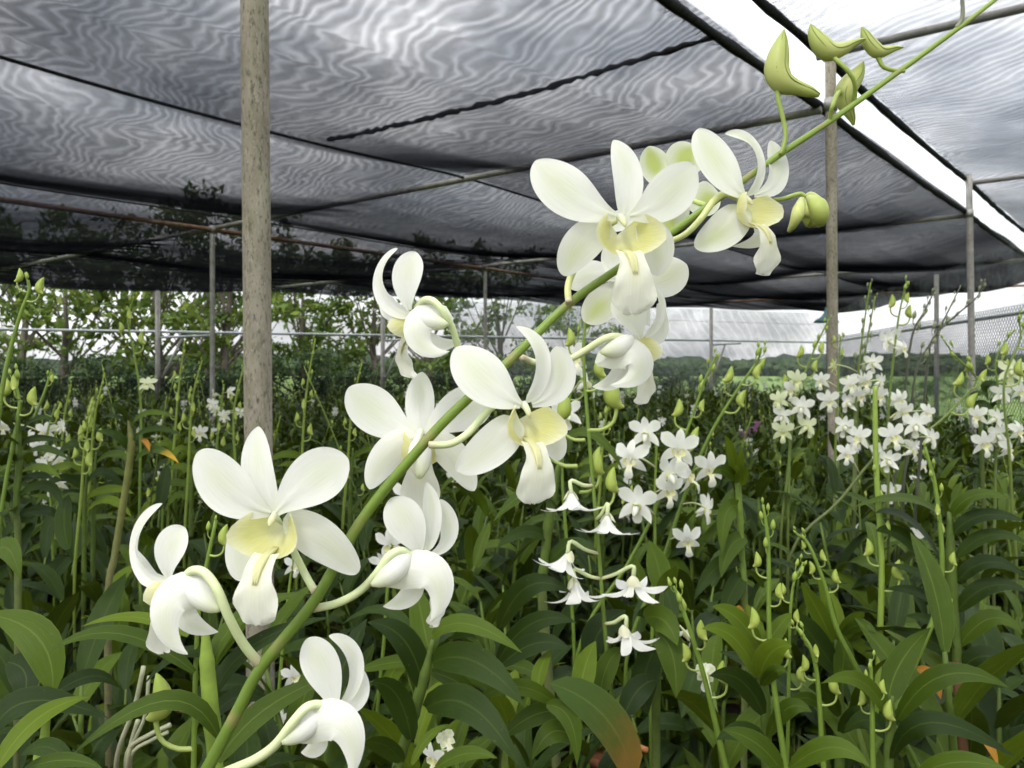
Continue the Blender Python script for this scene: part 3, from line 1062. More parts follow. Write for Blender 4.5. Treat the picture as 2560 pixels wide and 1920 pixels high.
def callus_mesh(M4):
    mb = MB()
    pts = [(0, -0.34, -0.02), (0, -0.36, 0.14), (0, -0.385, 0.28), (0, -0.44, 0.395), (0, -0.52, 0.465), (0, -0.61, 0.515)]
    sc = M4.to_scale()[0]
    for x in (-0.02, 0.0, 0.02):
        tube(mb, [M4 @ Vector((x * (1.2 if x else 0), p[1], p[2])) for p in pts], [0.012 * sc, 0.022 * sc, 0.026 * sc, 0.028 * sc, 0.02 * sc, 0.004 * sc], 8, cols=(0.80, 0.78, 0.46), smooth_n=12)
    return mb

def column_mesh(M4, spur=True):
    """column and the spur (mentum) behind it"""
    mb = MB()
    sc = M4.to_scale()[0]
    tube(mb, [M4 @ Vector(p) for p in [(0, 0.02, -0.10), (0, -0.01, 0.0), (0, -0.06, 0.09), (0, -0.11, 0.14)]], [0.06 * sc, 0.048 * sc, 0.042 * sc, 0.015 * sc], 10, cols=lambda t: mixc((0.8, 0.82, 0.7), YEL, t * 0.5), smooth_n=9)
    if spur:
        pts = [(0, 0.0, -0.10), (0, -0.12, -0.20), (0, -0.27, -0.33), (0, -0.39, -0.49), (0, -0.46, -0.62)]
        tube(mb, [M4 @ Vector(p) for p in pts], [0.06 * sc, 0.15 * sc, 0.16 * sc, 0.11 * sc, 0.03 * sc], 12, cols=lambda t: mixc(WHITE, LIME, max(0, t - 0.45) * 1.0), smooth_n=14)
    return mb

def frame(c, rad, yaw, pitch=0.0, roll=0.0):
    """flower space: x right, y up, z out of the face; yaw 0 faces the camera, + turns to the right"""
    y, p = R(yaw), R(pitch)
    n = Vector((math.sin(y) * math.cos(p), -math.cos(y) * math.cos(p), math.sin(p)))
    u = Vector((-math.sin(y) * math.sin(p), math.cos(y) * math.sin(p), math.cos(p)))
    r = u.cross(n)
    q = Matrix.Rotation(R(roll), 3, n)
    r, u = q @ r, q @ u
    return Matrix(((r.x * rad, u.x * rad, n.x * rad, c.x), (r.y * rad, u.y * rad, n.y * rad, c.y), (r.z * rad, u.z * rad, n.z * rad, c.z), (0, 0, 0, 1)))

# ------------------------------------------------------------------ the big spray
HERO_D = 0.35
PX = HERO_D / F
ha = empty('orchid_plant', (P(430, HY, 0.40).x, 0.40, 0), 'orchid plant with the long arching spray of large white blooms', 'orchid')

STEM = [(430, 2060, .37), (475, 1990, .36), (519, 1920, .352), (590, 1785, .35), (655, 1665, .35), (788, 1499, .35), (907, 1296, .35), (1072, 1095, .35), (1179, 988, .352), (1286, 890, .355), (1420, 761, .36),
        (1553, 667, .362), (1658, 596, .365), (1788, 502, .368), (1947, 388, .37), (2085, 296, .372), (2243, 182, .375), (2398, 69, .378), (2487, 0, .38), (2600, -85, .385)]
def stem_rad(i, n):
    return lerp(16.5, 5.5, (i / (n - 1)) ** 1.1) * PX
stem_pts = [P(*s) for s in STEM]
low = [Vector((stem_pts[0].x - 0.03, 0.40, 0.80)), Vector((stem_pts[0].x - 0.012, 0.385, 0.95))]
mb = MB()
allp = low + stem_pts
tube(mb, allp, [17 * PX, 16.5 * PX] + [stem_rad(i, len(stem_pts)) for i in range(len(stem_pts))], 14, smooth_n=120,
     cols=lambda t: mixc(mixc(mixc((0.075, 0.125, 0.02), (0.14, 0.215, 0.028), min(1, t * 2.2)), (0.25, 0.34, 0.07), max(0, t - 0.45) * 1.6),
                         (0.27, 0.20, 0.10), .55 * max(math.exp(-((t - q) / .0035) ** 2) for q in (.175, .235, .30, .375, .43, .52, .57, .66, .74, .80, .86, .92))))
mb.build('flower_stem', M['stem'], ha)
def hero_tube(name, pts, d, r0, r1, parent, c0=PED, c1=PED, mat='stem', n=26, dd=None):
    mb = MB()
    k = len(pts)
    dd = dd or [0] * k
    tube(mb, [P(u, v, d + dd[i] * 0.01) for i, (u, v) in enumerate(pts)], [lerp(r0, r1, i / (k - 1)) * PX for i in range(k)], 10, smooth_n=n, cols=lambda t: mixc(c0, c1, t))
    return mb.build(name, M[mat], parent)

def hero_flower(c, d, rpx, yaw, pitch, roll, teps, ped, lip=True, tint=0.42, spur=True, ped_dd=None, pr=(10.5, 9.5), lipoff=(0, 0), pedc=None, lips=1.12, lipd=0.0):
    C = P(c[0], c[1], d)
    M4 = frame(C, rpx * d / F, yaw, pitch, roll)
    fl = column_mesh(M4, spur).build('flower', M['petal'], ha)
    n = M4.to_3x3() @ Vector((0, 0, 1))
    for i, tp in enumerate(teps):
        kind, pts, w = tp[0], tp[1], tp[2]
        o = tp[3] if len(tp) > 3 else {}
        wp = [P(p[0], p[1], d + (p[2] if len(p) > 2 else 0) * 0.01) for p in pts]
        nn = Vector(o['n']) if 'n' in o else n
        mb = tepal(wp, w * d / F * o.get('k', 1.0), nn, kind, o.get('cup', 0.12), 24, 10, o.get('tint', tint), o.get('wave', 0.028), i * 7 + int(c[0]), o.get('tip', LIME))
        nm = {'petal': 'petal', 'sepal': 'sepal', 'lateral': 'sepal', 'blunt': 'sepal', 'lip': 'lip'}[kind]
        mb.build(nm, M['petal'], fl)
    if lip:
        L4 = frame(P(c[0] + lipoff[0], c[1] + lipoff[1], d + lipd), lips * rpx * d / F, yaw, pitch, roll)
        lp_ = lip_mesh(L4, seed=int(c[0])).build('lip', M['petal'], fl)
        callus_mesh(L4).build('callus', M['petal'], fl)
    if ped:
        k = len(ped)
        mb = MB()
        dd = ped_dd or [0] * k
        tube(mb, [P(u, v, d + dd[i] * 0.01) for i, (u, v) in enumerate(ped)], [lerp(pr[0], pr[1], i / (k - 1)) * PX for i in range(k)], 10, smooth_n=30,
             cols=lambda t: mixc((0.50, 0.42, 0.30), pedc or PED, min(1, t * 9)) if t < 0.12 else (pedc or mixc(PED, (0.62, 0.68, 0.42), t)))
        mb.build('pedicel', M['stem'], fl)
    return fl

FV = (0, -1, 0)           # facing the camera
# F1 front view, lower left
hero_flower((685, 1288), .338, 196, -10, -4, 0, [
    ('sepal', [(684, 1280, .2), (632, 1190, 0), (646, 1066, .7)], 90, {'cup': .2}),
    ('petal', [(676, 1282, 0), (582, 1262, -.4), (496, 1128, .3)], 138, {'cup': .08}),
    ('petal', [(690, 1282, 0), (752, 1205, -.5), (870, 1146, .3)], 132, {'cup': .08}),
    ('blunt', [(672, 1310, .6), (590, 1350, .5), (604, 1452, .8)], 100, {'cup': .1}),
    ('blunt', [(708, 1305, .6), (800, 1322, .2), (893, 1434, .7)], 112, {'cup': .1}),
    ], [(788, 1480), (765, 1440), (720, 1350), (690, 1295)], ped_dd=[1.2, 2.2, 2.2, 1.0], lipoff=(0, 8), spur=False)
# F2 seen from behind, facing left
hero_flower((452, 1446), .345, 180, -112, -8, 0, [
    ('sepal', [(440, 1462, .2), (312, 1452, .4), (322, 1316, .8), (406, 1259, .6)], 62, {'n': (-.8, -.6, .2), 'cup': .4}),
    ('petal', [(424, 1452, -.1), (400, 1380, -.6), (462, 1318, -.2)], 84, {'n': (-.25, -1, -.1), 'cup': .1}),
    ('petal', [(420, 1462, .6), (352, 1440, 1.4), (340, 1380, 2.0)], 80, {'n': (-.7, -.7, 0)}),
    ('lateral', [(548, 1506, -.2), (400, 1408, -.9), (362, 1585, -1.2), (470, 1636, -.9)], 96, {'n': (-.1, -1, .3), 'cup': -.25}),
    ('lateral', [(455, 1505, .9), (455, 1570, .9), (546, 1580, .6)], 56, {'n': (.2, -1, .5), 'cup': -.2}),
    ], [(652, 1663), (610, 1612), (572, 1543), (545, 1477), (516, 1436), (488, 1425), (466, 1438), (456, 1456)], ped_dd=[.6, 0, -.6, -.8, -.6, -.4, 0, .2], pr=(12, 11), lips=.98, lipd=.009)
# F3 bottom, seen from behind, facing right
hero_flower((822, 1776), .34, 168, 112, -8, 0, [
    ('petal', [(838, 1776, 0), (820, 1680, -.4), (768, 1596, 0)], 92, {'n': (.25, -1, 0)}),
    ('sepal', [(850, 1765, .3), (915, 1690, .6), (885, 1600, .7), (822, 1590, .4)], 50, {'n': (.8, -.6, .2), 'cup': .35}),
    ('petal', [(850, 1780, .3), (915, 1770, .8), (888, 1664, 1.0)], 62, {'n': (.6, -.8, 0)}),
    ('lateral', [(730, 1852, -.2), (850, 1740, -.8), (900, 1830, -1.0), (880, 1945, -.8)], 96, {'n': (.1, -1, .3), 'cup': -.25}),
    ('lateral', [(800, 1835, .8), (800, 1880, .8), (752, 1881, .7)], 54, {'n': (-.2, -1, .5)}),
    ], [(490, 1962), (588, 1921), (640, 1898), (688, 1863), (732, 1806), (766, 1769), (798, 1762), (822, 1778)], ped_dd=[1, .5, 0, -.4, -.7, -.6, -.2, .1], pr=(12.5, 11), lips=.98, lipd=.009)
# F4 seen from behind, facing right
hero_flower((1040, 1388), .352, 170, 120, -10, 0, [
    ('petal', [(1050, 1385, 0), (1030, 1320, -.5), (976, 1246, 0)], 96, {'n': (.25, -1, 0)}),
    ('sepal', [(1065, 1378, .2), (1090, 1290, .1), (1066, 1205, .5)], 52, {'n': (.5, -.9, 0), 'cup': .3}),
    ('petal', [(1072, 1388, .3), (1150, 1360, .9), (1100, 1248, 1.1)], 62, {'n': (.7, -.7, 0), 'cup': .2}),
    ('lateral', [(964, 1462, -.2), (1080, 1362, -.8), (1140, 1470, -1.0), (1075, 1556, -.8)], 92, {'n': (.1, -1, .3), 'cup': -.25}),
    ('lateral', [(1045, 1448, .8), (1030, 1510, .8), (957, 1516, .6)], 56, {'n': (-.2, -1, .5)}),
    ], [(782, 1522), (843, 1508), (899, 1478), (943, 1432), (971, 1392), (1000, 1377), (1026, 1386)], ped_dd=[.2, .2, 0, -.4, -.5, -.3, 0], pr=(10, 11), lips=.98, lipd=.009)
# F5 seen from behind, beyond the stem
hero_flower((1050, 1090), .378, 178, 186, 4, 0, [
    ('sepal', [(1052, 1086, 0), (1044, 1000, .4), (1056, 930, .3)], 74, {'n': FV, 'cup': -.15}),
    ('petal', [(1042, 1088, 0), (955, 1058, .5), (872, 968, .3)], 116, {'n': FV, 'cup': -.1, 'tint': .5}),
    ('petal', [(1064, 1088, 0), (1130, 1020, .5), (1234, 1000, .3)], 112, {'n': FV, 'cup': -.1, 'tint': .5}),
    ('blunt', [(1040, 1095, -.3), (962, 1108, 0), (922, 1222, .4)], 80, {'n': FV, 'cup': -.2}),
    ('blunt', [(1068, 1098, -.3), (1130, 1110, 0), (1184, 1228, .4)], 78, {'n': FV, 'cup': -.2}),
    ], [(985, 1196), (1005, 1172), (1032, 1130), (1046, 1092), (1052, 1080)], ped_dd=[-2.7, -2.4, -1.6, -1.0, -.2], pr=(9, 10), pedc=(0.7, 0.73, 0.52))
# F6 front, turned right, at the middle of the spray
hero_flower((1316, 1018), .340, 176, 24, -10, -4, [
    ('petal', [(1302, 1012, 0), (1232, 985, -.6), (1140, 868, .2)], 122, {'cup': .06, 'n': (.15, -1, .1), 'tint': .5}),
    ('sepal', [(1316, 1004, .3), (1360, 962, .3), (1385, 860, .2), (1290, 816, .6)], 54, {'cup': .25, 'n': (.7, -.8, 0)}),
    ('petal', [(1330, 1012, .4), (1425, 985, .8), (1390, 866, 1.0)], 92, {'cup': .1, 'n': (.45, -1, 0), 'tint': .5}),
    ('blunt', [(1290, 1045, .3), (1255, 1110, -.2), (1142, 1178, .3)], 100, {'cup': .1, 'n': (.1, -1, .1)}),
    ('blunt', [(1345, 1050, .9), (1392, 1090, 1.2), (1394, 1152, 1.4)], 66, {'n': FV}),
    ], [(1072, 1112), (1125, 1110), (1170, 1083), (1206, 1042), (1240, 1012), (1300, 1012)], ped_dd=[.6, .6, .8, 1.2, 1.4, 1.2], lipoff=(6, 10), pr=(9, 10), spur=False)
# F7 seen from behind, facing left, high on the left
hero_flower((1030, 786), .362, 142, -118, -22, 0, [
    ('sepal', [(1030, 790, .2), (942, 770, .4), (925, 672, .6), (994, 621, .4)], 52, {'n': (-.8, -.6, .2), 'cup': .35}),
    ('petal', [(1024, 775, -.2), (1000, 705, -.6), (1040, 630, -.2)], 78, {'n': (-.2, -1, 0)}),
    ('petal', [(1022, 790, .6), (972, 790, 1.2), (958, 735, 1.5)], 60, {'n': (-.6, -.8, 0)}),
    ('lateral', [(1132, 802, -.2), (1010, 735, -.8), (1016, 905, -1.0), (1124, 878, -.8)], 76, {'n': (-.1, -1, .3), 'cup': -.25}),
    ('lateral', [(1060, 836, .7), (1095, 880, .7), (1152, 850, .5)], 44, {'n': (.2, -1, .5)}),
    ], [(1232, 940), (1178, 925), (1150, 882), (1132, 823), (1109, 781), (1082, 752), (1058, 752), (1042, 772)], ped_dd=[.2, 1.2, .4, -.2, -.6, -.5, -.2, 0], pr=(8.5, 9.5), lips=.98, lipd=.009)
# F8 seen from behind, facing right
hero_flower((1592, 850), .365, 145, 118, -20, 0, [
    ('petal', [(1600, 848, 0), (1590, 780, -.5), (1536, 740, 0)], 86, {'n': (.25, -1, 0), 'tint': .6}),
    ('sepal', [(1612, 842, .2), (1668, 800, .4), (1665, 705, .6), (1592, 711, .5)], 40, {'n': (.8, -.6, .2), 'cup': .3}),
    ('petal', [(1610, 856, .4), (1672, 850, .9), (1646, 758, 1.1)], 60, {'n': (.7, -.7, 0)}),
    ('lateral', [(1490, 910, -.2), (1612, 818, -.8), (1650, 960, -1.0), (1526, 962, -.8)], 80, {'n': (.1, -1, .3), 'cup': -.25}),
    ('lateral', [(1565, 905, .7), (1550, 968, .7), (1480, 967, .6)], 52, {'n': (-.2, -1, .5)}),
    ], [(1304, 893), (1331, 904), (1371, 911), (1420, 900), (1464, 876), (1505, 850), (1538, 841), (1576, 852)], ped_dd=[0, .4, .4, .2, 0, -.3, -.3, 0], pr=(8.5, 10), pedc=(0.6, 0.64, 0.38), lips=.98, lipd=.009)
# F9 front, the biggest near the top
hero_flower((1556, 546), .345, 190, 10, -8, 0, [
    ('petal', [(1540, 540, 0), (1438, 520, -.5), (1338, 402, .2)], 122, {'cup': .06, 'tint': .55}),
    ('sepal', [(1558, 540, .3), (1590, 440, .1), (1534, 350, .7)], 78, {'cup': .2}),
    ('petal', [(1574, 540, 0), (1648, 530, -.5), (1738, 412, .2)], 116, {'cup': .06, 'tint': .5}),
    ('blunt', [(1530, 565, .4), (1438, 590, .1), (1412, 690, .6)], 96, {'cup': .1, 'tint': .7}),
    ('blunt', [(1590, 565, .4), (1668, 590, .4), (1638, 690, .8)], 88, {'cup': .1, 'tint': .5}),
    ], [(1422, 757), (1420, 718), (1432, 680), (1470, 600), (1540, 550)], ped_dd=[1.2, 1.6, 1.9, 2.0, 1.2], lipoff=(4, 6), pr=(9, 9), pedc=(0.6, 0.62, 0.28), spur=False)
# F10 below it, facing away
hero_flower((1562, 698), .392, 160, 176, -20, 0, [
    ('sepal', [(1555, 698, 0), (1540, 650, .3), (1516, 610, .3)], 70, {'n': FV}),
    ('petal', [(1545, 700, 0), (1490, 660, .3), (1424, 720, .3)], 76, {'n': FV, 'cup': -.1}),
    ('petal', [(1575, 695, 0), (1640, 715, .3), (1716, 660, .3)], 106, {'n': FV, 'cup': -.1, 'tint': .6}),
    ('lateral', [(1575, 705, -.3), (1590, 760, 0), (1625, 815, .4)], 70, {'n': FV, 'cup': -.2}),
    ('lip', [(1558, 705, .3), (1520, 745, .4), (1462, 806, .2)], 84, {'n': FV, 'tint': 1.4, 'tip': (0.62, 0.68, 0.24), 'wave': .05}),
    ], [(1545, 672), (1552, 685), (1565, 700)], lip=False, ped_dd=[-2.4, -1.2, 0], pr=(8, 8), pedc=(0.6, 0.6, 0.3))
# F11 turned right, near the top of the opened blooms
hero_flower((1866, 494), .362, 150, 34, -12, 0, [
    ('petal', [(1862, 492, 0), (1808, 450, -.5), (1745, 322, .1)], 100, {'cup': .08, 'n': (.2, -1, 0), 'tint': .7}),
    ('sepal', [(1868, 488, .3), (1925, 440, .4), (1900, 325, .4), (1812, 334, .5)], 44, {'cup': .3, 'n': (.75, -.7, 0), 'tint': .6}),
    ('petal', [(1885, 488, .4), (1978, 470, .9), (1926, 352, 1.2)], 74, {'cup': .1, 'n': (.5, -.9, 0), 'tint': .5}),
    ('blunt', [(1850, 512, .3), (1840, 575, 0), (1736, 616, .3)], 92, {'cup': .1, 'n': (0, -1, .1), 'tint': .9}),
    ('lateral', [(1880, 540, .8), (1945, 610, 1.0), (1830, 616, 1.0)], 44, {'n': (.2, -1, .3)}),
    ], [(1662, 608), (1711, 587), (1752, 547), (1784, 503), (1813, 484), (1845, 495)], ped_dd=[.2, 0, 0, .2, .4, .6], lipoff=(10, 4), pr=(7.5, 10), pedc=(0.58, 0.62, 0.27), spur=False)
# F12 young lime flower behind
hero_flower((1690, 480), .405, 120, 170, 0, 0, [
    ('petal', [(1680, 485, 0), (1640, 440, .3), (1620, 366, -.2)], 76, {'n': FV, 'tint': 2.0}),
    ('petal', [(1690, 475, 0), (1690, 410, .3), (1738, 366, -.2)], 96, {'n': FV, 'tint': 2.0}),
    ('petal', [(1695, 485, 0), (1745, 510, .3), (1800, 488, 0)], 88, {'n': FV, 'tint': 1.6}),
    ('lateral', [(1685, 500, 0), (1690, 550, .2), (1652, 592, 0)], 76, {'n': FV, 'tint': 2.0}),
    ('lateral', [(1680, 500, 0), (1560, 560, .5), (1440, 575, .3)], 60, {'n': FV, 'tint': .6}),
    ], [(1770, 515), (1740, 505), (1695, 485)], lip=False, ped_dd=[-3.2, -2.0, -.2], pr=(7, 7), pedc=(0.45, 0.55, 0.15))

BUDC0, BUDC1 = (0.30, 0.36, 0.075), (0.40, 0.43, 0.14)
def hero_bud(pts, rads, d, ped, ped_dd=None, squash=1.0, extra=None):
    mb = MB()
    tube(mb, [P(u, v, d) for u, v in pts], [r * d / F for r in rads], 16, smooth_n=26, cols=lambda t: mixc(BUDC0, BUDC1, 0.5 + 0.5 * math.sin(t * 5 - 1)))
    b = mb.build('bud', M['bud'], ha)
    # seams where the sepals meet
    for k_, (su, sv) in enumerate(((-.30, .05), (.38, -.1))):
        mb = MB()
        sp_ = [P(u + r * su, v + r * sv, d) + Vector((0, -r * d / F * .90, 0)) for (u, v), r in zip(pts, rads)]
        tube(mb, sp_, [max(.0001, .00028 * (r > 6)) for r in rads], 5, smooth_n=22, cols=mixc(BUDC0, (0.12, 0.15, 0.03), .6))
        mb.build('seam', M['bud'], b)
    for e in (extra or []):
        mb = MB()
        tube(mb, [P(u, v, d - dd * 0.01) for u, v, dd in e[0]], [r * d / F for r in e[1]], 10, smooth_n=14, cols=mixc(BUDC0, BUDC1, e[2]))
        mb.build('sepal', M['bud'], b)
    mb = MB()
    k = len(ped)
    dd = ped_dd or [0] * k
    tube(mb, [P(u, v, d + dd[i] * .01) for i, (u, v) in enumerate(ped)], [lerp(5.6, 6.6, i / (k - 1)) * PX for i in range(k)], 8, smooth_n=20, cols=(0.28, 0.36, 0.08))
    mb.build('pedicel', M['stem'], b)
hero_bud([(1960, 72), (1955, 100), (1946, 140), (1942, 178), (1958, 206), (1992, 219), (2024, 229), (2048, 238)], [1.5, 15, 27, 31, 29, 19, 14, 6], .368, [(1951, 386), (1960, 362), (1964, 330), (1956, 290), (1946, 250), (1943, 215)])
hero_bud([(2026, 60), (2034, 82), (2050, 108), (2072, 128), (2102, 124), (2130, 110), (2150, 102), (2163, 98)], [2, 15, 24, 25, 18, 11, 7, 3], .372, [(2136, 255), (2138, 228), (2134, 200), (2118, 175), (2098, 156), (2082, 142)], [0.3, 0, -.3, -.4, -.3, -.1])
hero_bud([(2154, 68), (2162, 84), (2174, 108), (2194, 128), (2216, 127), (2236, 121), (2258, 119)], [2, 11, 17, 18, 12, 8, 2], .375, [(2262, 178), (2235, 176), (2210, 168), (2198, 150), (2192, 132)])
hero_bud([(2158, 153), (2150, 172), (2136, 195), (2116, 222), (2112, 250), (2122, 278), (2130, 297), (2134, 313)], [2, 13, 22, 26, 24, 15, 9, 3], .380, [(2076, 305), (2077, 285), (2082, 262), (2092, 238), (2100, 230)], [-.8, -1.0, -1.2, -.8, -.4])
hero_bud([(2010, 490), (2018, 498), (2026, 522), (2028, 548), (2020, 566)], [8, 26, 38, 32, 8], .376, [(1935, 500), (1958, 497), (1985, 488), (2003, 485), (2012, 492)], None, 1.0,
    [([(2004, 500, 2.2), (1996, 530, 3.4), (1984, 560, 3.4), (1973, 577, 3)], [8, 15, 10, 5], .9), ([(2022, 495, 1.5), (2044, 515, 2.5), (2050, 545, 2.5), (2046, 564, 2)], [8, 22, 20, 5], .3)])
hero_tube('pedicel', [(2391, 70), (2403, 52), (2407, 28), (2404, -20)], .378, 6.5, 5, ha, (0.20, 0.22, 0.12), (0.15, 0.15, 0.12))
# ================================================================== leaves, canes, buds
def blade(pts, width, nrm, nu=9, nv=4, fold=0.22, twist=0.0, shape=(0.75, 0.8)):
    """strap leaf folded along its midrib"""
    mb = MB()
    N0 = Vector(nrm).normalized()
    a, b = shape
    tm = a / (a + b)
    mx_ = tm ** a * (1 - tm) ** b
    vs, fs, ts = [], [], []
    prev = None
    for i in range(nu + 1):
        t = i / nu
        c = Vector(bez(pts, t))
        T = (Vector(bez(pts, min(1, t + .03))) - Vector(bez(pts, max(0, t - .03)))).normalized()
        S = T.cross(N0)
        S = S.normalized() if S.length > 0.1 else (prev or T.orthogonal().normalized())
        if prev is not None and S.dot(prev) < 0: S = -S
        prev = S
        if twist:
            S = Matrix.Rotation(twist * t, 3, T) @ S
        n = S.cross(T).normalized()
        if n.dot(N0) < 0: n = -n
        tt = min(t, 0.999)
        w = 0.5 * width * ((tt ** a * (1 - tt) ** b) / mx_ + 0.30 * (1 - t) ** 5)
        for j in range(nv + 1):
            v = j / nv * 2 - 1
            k = fold * (1 - 0.5 * t)
            vs.append(c + S * (w * v) + n * (w * k * (abs(v) ** 1.2) - w * 0.10 * (v * v) * t))
            ts.append((t, v * .5 + .5))
    m = nv + 1
    for i in range(nu):
        for j in range(nv):
            q = i * m + j
            fs.append((q, q + 1, q + m + 1, q + m))
    mb.add(vs, fs, None, ts)
    return mb

# shared leaf shapes: base at the origin, growing along +x, length 1
LEAF_SHAPES = [(62, 60, .27), (48, 85, .30), (35, 80, .26), (52, 125, .28), (72, 35, .24), (40, 110, .33)]
def leaf_curve(e0, bend, n=8):
    pts, x, z = [], 0.0, 0.0
    for i in range(n + 1):
        pts.append((x, 0, z))
        th = R(e0 - bend * (i + .5) / n)
        x += math.cos(th) / n
        z += math.sin(th) / n
    return pts
def leaf_proto(e0, bend, w, nu, nv):
    pts = leaf_curve(e0, bend)
    # fit a Bezier-free ribbon straight on the sampled curve
    cp = catmull(pts, 13)
    mb = MB()
    vs, fs, ts = [], [], []
    a, b = 0.75, 0.8
    tm = a / (a + b); mx_ = tm ** a * (1 - tm) ** b
    for i in range(nu + 1):
        t = i / nu
        x = t * 12
        k = min(int(x), 11)
        c = cp[k] + (cp[k + 1] - cp[k]) * (x - k)
        T = cp[min(k + 1, 12)] - cp[max(k - 0, 0)]
        T = T / np.linalg.norm(T)
        n = np.array((-T[2], 0, T[0]))
        tt = min(t, .999)
        w_ = 0.5 * w * ((tt ** a * (1 - tt) ** b) / mx_ + 0.3 * (1 - t) ** 5)
        for j in range(nv + 1):
            v = j / nv * 2 - 1
            vs.append(tuple(c + np.array((0, w_ * v, 0)) + n * (w_ * 0.24 * abs(v) ** 1.2)))
            ts.append((t, v * .5 + .5))
    m = nv + 1
    for i in range(nu):
        for j in range(nv):
            q = i * m + j
            fs.append((q, q + 1, q + m + 1, q + m))
    mb.add(vs, fs, None, ts)
    return mb
TONES = ['leaf', 'leaf_mid', 'leaf_bright']
LEAF_ME = {tn: [leaf_proto(e, b, w, 6, 4).mesh('leaf', M[tn]) for e, b, w in LEAF_SHAPES] for tn in TONES}
LEAF_NP = [(np.array(q.v), q.f, q.t) for q in [leaf_proto(e, b, w, 4, 2) for e, b, w in LEAF_SHAPES]]

def bud_big():
    mb = MB()
    tube(mb, [(0, 0, 0), (.45, 0, .0), (.85, 0, .22), (.98, 0, .62), (.95, 0, .95)], [.075, .07, .065, .07, .09], 6, smooth_n=10, cols=(0.30, 0.37, 0.10), cap=False)
    tube(mb, [(.98, 0, 1.95), (.90, 0, 1.7), (.82, 0, 1.35), (.86, 0, 1.05), (1.0, 0, .88), (1.14, 0, .80), (1.25, 0, .78)], [.02, .16, .27, .29, .20, .11, .03], 8, smooth_n=13, cols=lambda t: mixc((0.24, 0.32, 0.045), (0.38, 0.43, 0.11), t))
    return mb
def bud_small():
    mb = MB()
    tube(mb, [(0, 0, 0), (.3, 0, .1), (.48, 0, .4), (.5, 0, .75)], [.06, .055, .055, .08], 5, smooth_n=7, cols=(0.24, 0.31, 0.07), cap=False)
    tube(mb, [(.5, 0, .7), (.5, 0, .95), (.52, 0, 1.3), (.55, 0, 1.65)], [.09, .22, .20, .02], 7, smooth_n=9, cols=lambda t: mixc((0.20, 0.28, 0.05), (0.27, 0.34, 0.06), t))
    return mb
BUD_ME = [bud_big().mesh('bud', M['bud']), bud_small().mesh('bud', M['bud'])]
BUD_MB = [bud_big(), bud_small()]
def dark_bud():
    mb = bud_small()
    mb.c = [mixc(c, (0.16, 0.16, 0.15), 0.65) for c in mb.c]
    return mb
BUD_ME.append(dark_bud().mesh('bud', M['bud']))

# ------------------------------------------------------------------ smaller blooms (unit = petal length)
I4 = Matrix.Identity(4)
def bloom_parts(kind, nu=7, nv=4):
    if kind == 'open':
        zt, zc, q = -.10, .14, 1.0
    elif kind == 'reflex':
        zt, zc, q = -.50, .28, 0.95
    else:                                   # half open
        zt, zc, q = .35, .20, 0.55
    tint = 0.35 if kind != 'half' else 1.2
    out = []
    f = (0, 0, 1)
    if kind == 'bell':                      # nodding: blades sweep forward, then flick out
        for k, a in enumerate((90, 35, 145, -25, 205)):
            cx_, sy_ = math.cos(R(a)), math.sin(R(a))
            out.append(('petal' if k in (1, 2) else 'sepal', tepal([(cx_ * .05, sy_ * .05, 0), (cx_ * .16, sy_ * .16, .42), (cx_ * .45, sy_ * .45, .68), (cx_ * 1.05, sy_ * 1.05, .44)], .46 if k in (1, 2) else .34, (cx_ * .6, sy_ * .6, -.5), 'petal' if k in (1, 2) else 'sepal', .1, nu + 2, nv, .2)))
        out.append(('lip', lip_mesh(Matrix.Scale(.62, 4), 8, 4, 0, .5)))
        return column_mesh(I4, False), out
    out.append(('sepal', tepal([(0, .03, 0), (0, .55 * q, zc), (0, 1.08 * q, zt)], .5, f, 'sepal', .15, nu, nv, tint)))
    for s in (-1, 1):
        out.append(('petal', tepal([(s * .05, .03, .02), (s * .42 * q, .34 * q, zc + .03), (s * 1.0 * q, .72 * q, zt)], .70, f, 'petal', .08, nu, nv, tint)))
        out.append(('sepal', tepal([(s * .07, -.12, -.05), (s * .50 * q, -.22, zc - .04), (s * .84 * q, -.84 * q, zt)], .54, f, 'lateral', .1, nu, nv, tint)))
    out.append(('lip', lip_mesh(I4, 8, 4)))
    return column_mesh(I4), out
BLOOM = {}
for kind in ('open', 'reflex', 'half', 'bell'):
    c, ps = bloom_parts(kind)
    BLOOM[kind] = (c.mesh('flower', M['petal']), [(n, q.mesh(n, M['petal'])) for n, q in ps])
def joined(mbs):
    r = MB()
    for q in mbs:
        r.add(q.v, q.f, q.c, q.t)
    return r
BLOOM_ONE = {}
for kind in ('open', 'reflex', 'half'):
    c, ps = bloom_parts(kind, 5, 2)
    BLOOM_ONE[kind] = joined([q for _, q in ps] + [c]).mesh('flower', M['petal'])
# lime coloured and purple ones
def recol(kind, col, amt):
    c, ps = bloom_parts(kind, 5, 2)
    q = joined([x for _, x in ps] + [c])
    q.c = [mixc(x, col, amt) for x in q.c]
    return q.mesh('flower', M['petal'])
BLOOM_ONE['lime'] = recol('open', (0.62, 0.70, 0.28), 0.55)
BLOOM_ONE['purple'] = recol('open', (0.22, 0.03, 0.19), 0.9)

def add_bloom(pl, F4, kind='open', parts=True):
    if parts and kind in BLOOM:
        root, ps = BLOOM[kind]
        o = put('flower', root, pl, wm(pl).inverted() @ F4)
        for n, me in ps:
            put(n, me, o)
    else:
        o = put('flower', BLOOM_ONE[kind], pl, wm(pl).inverted() @ F4)
    return o

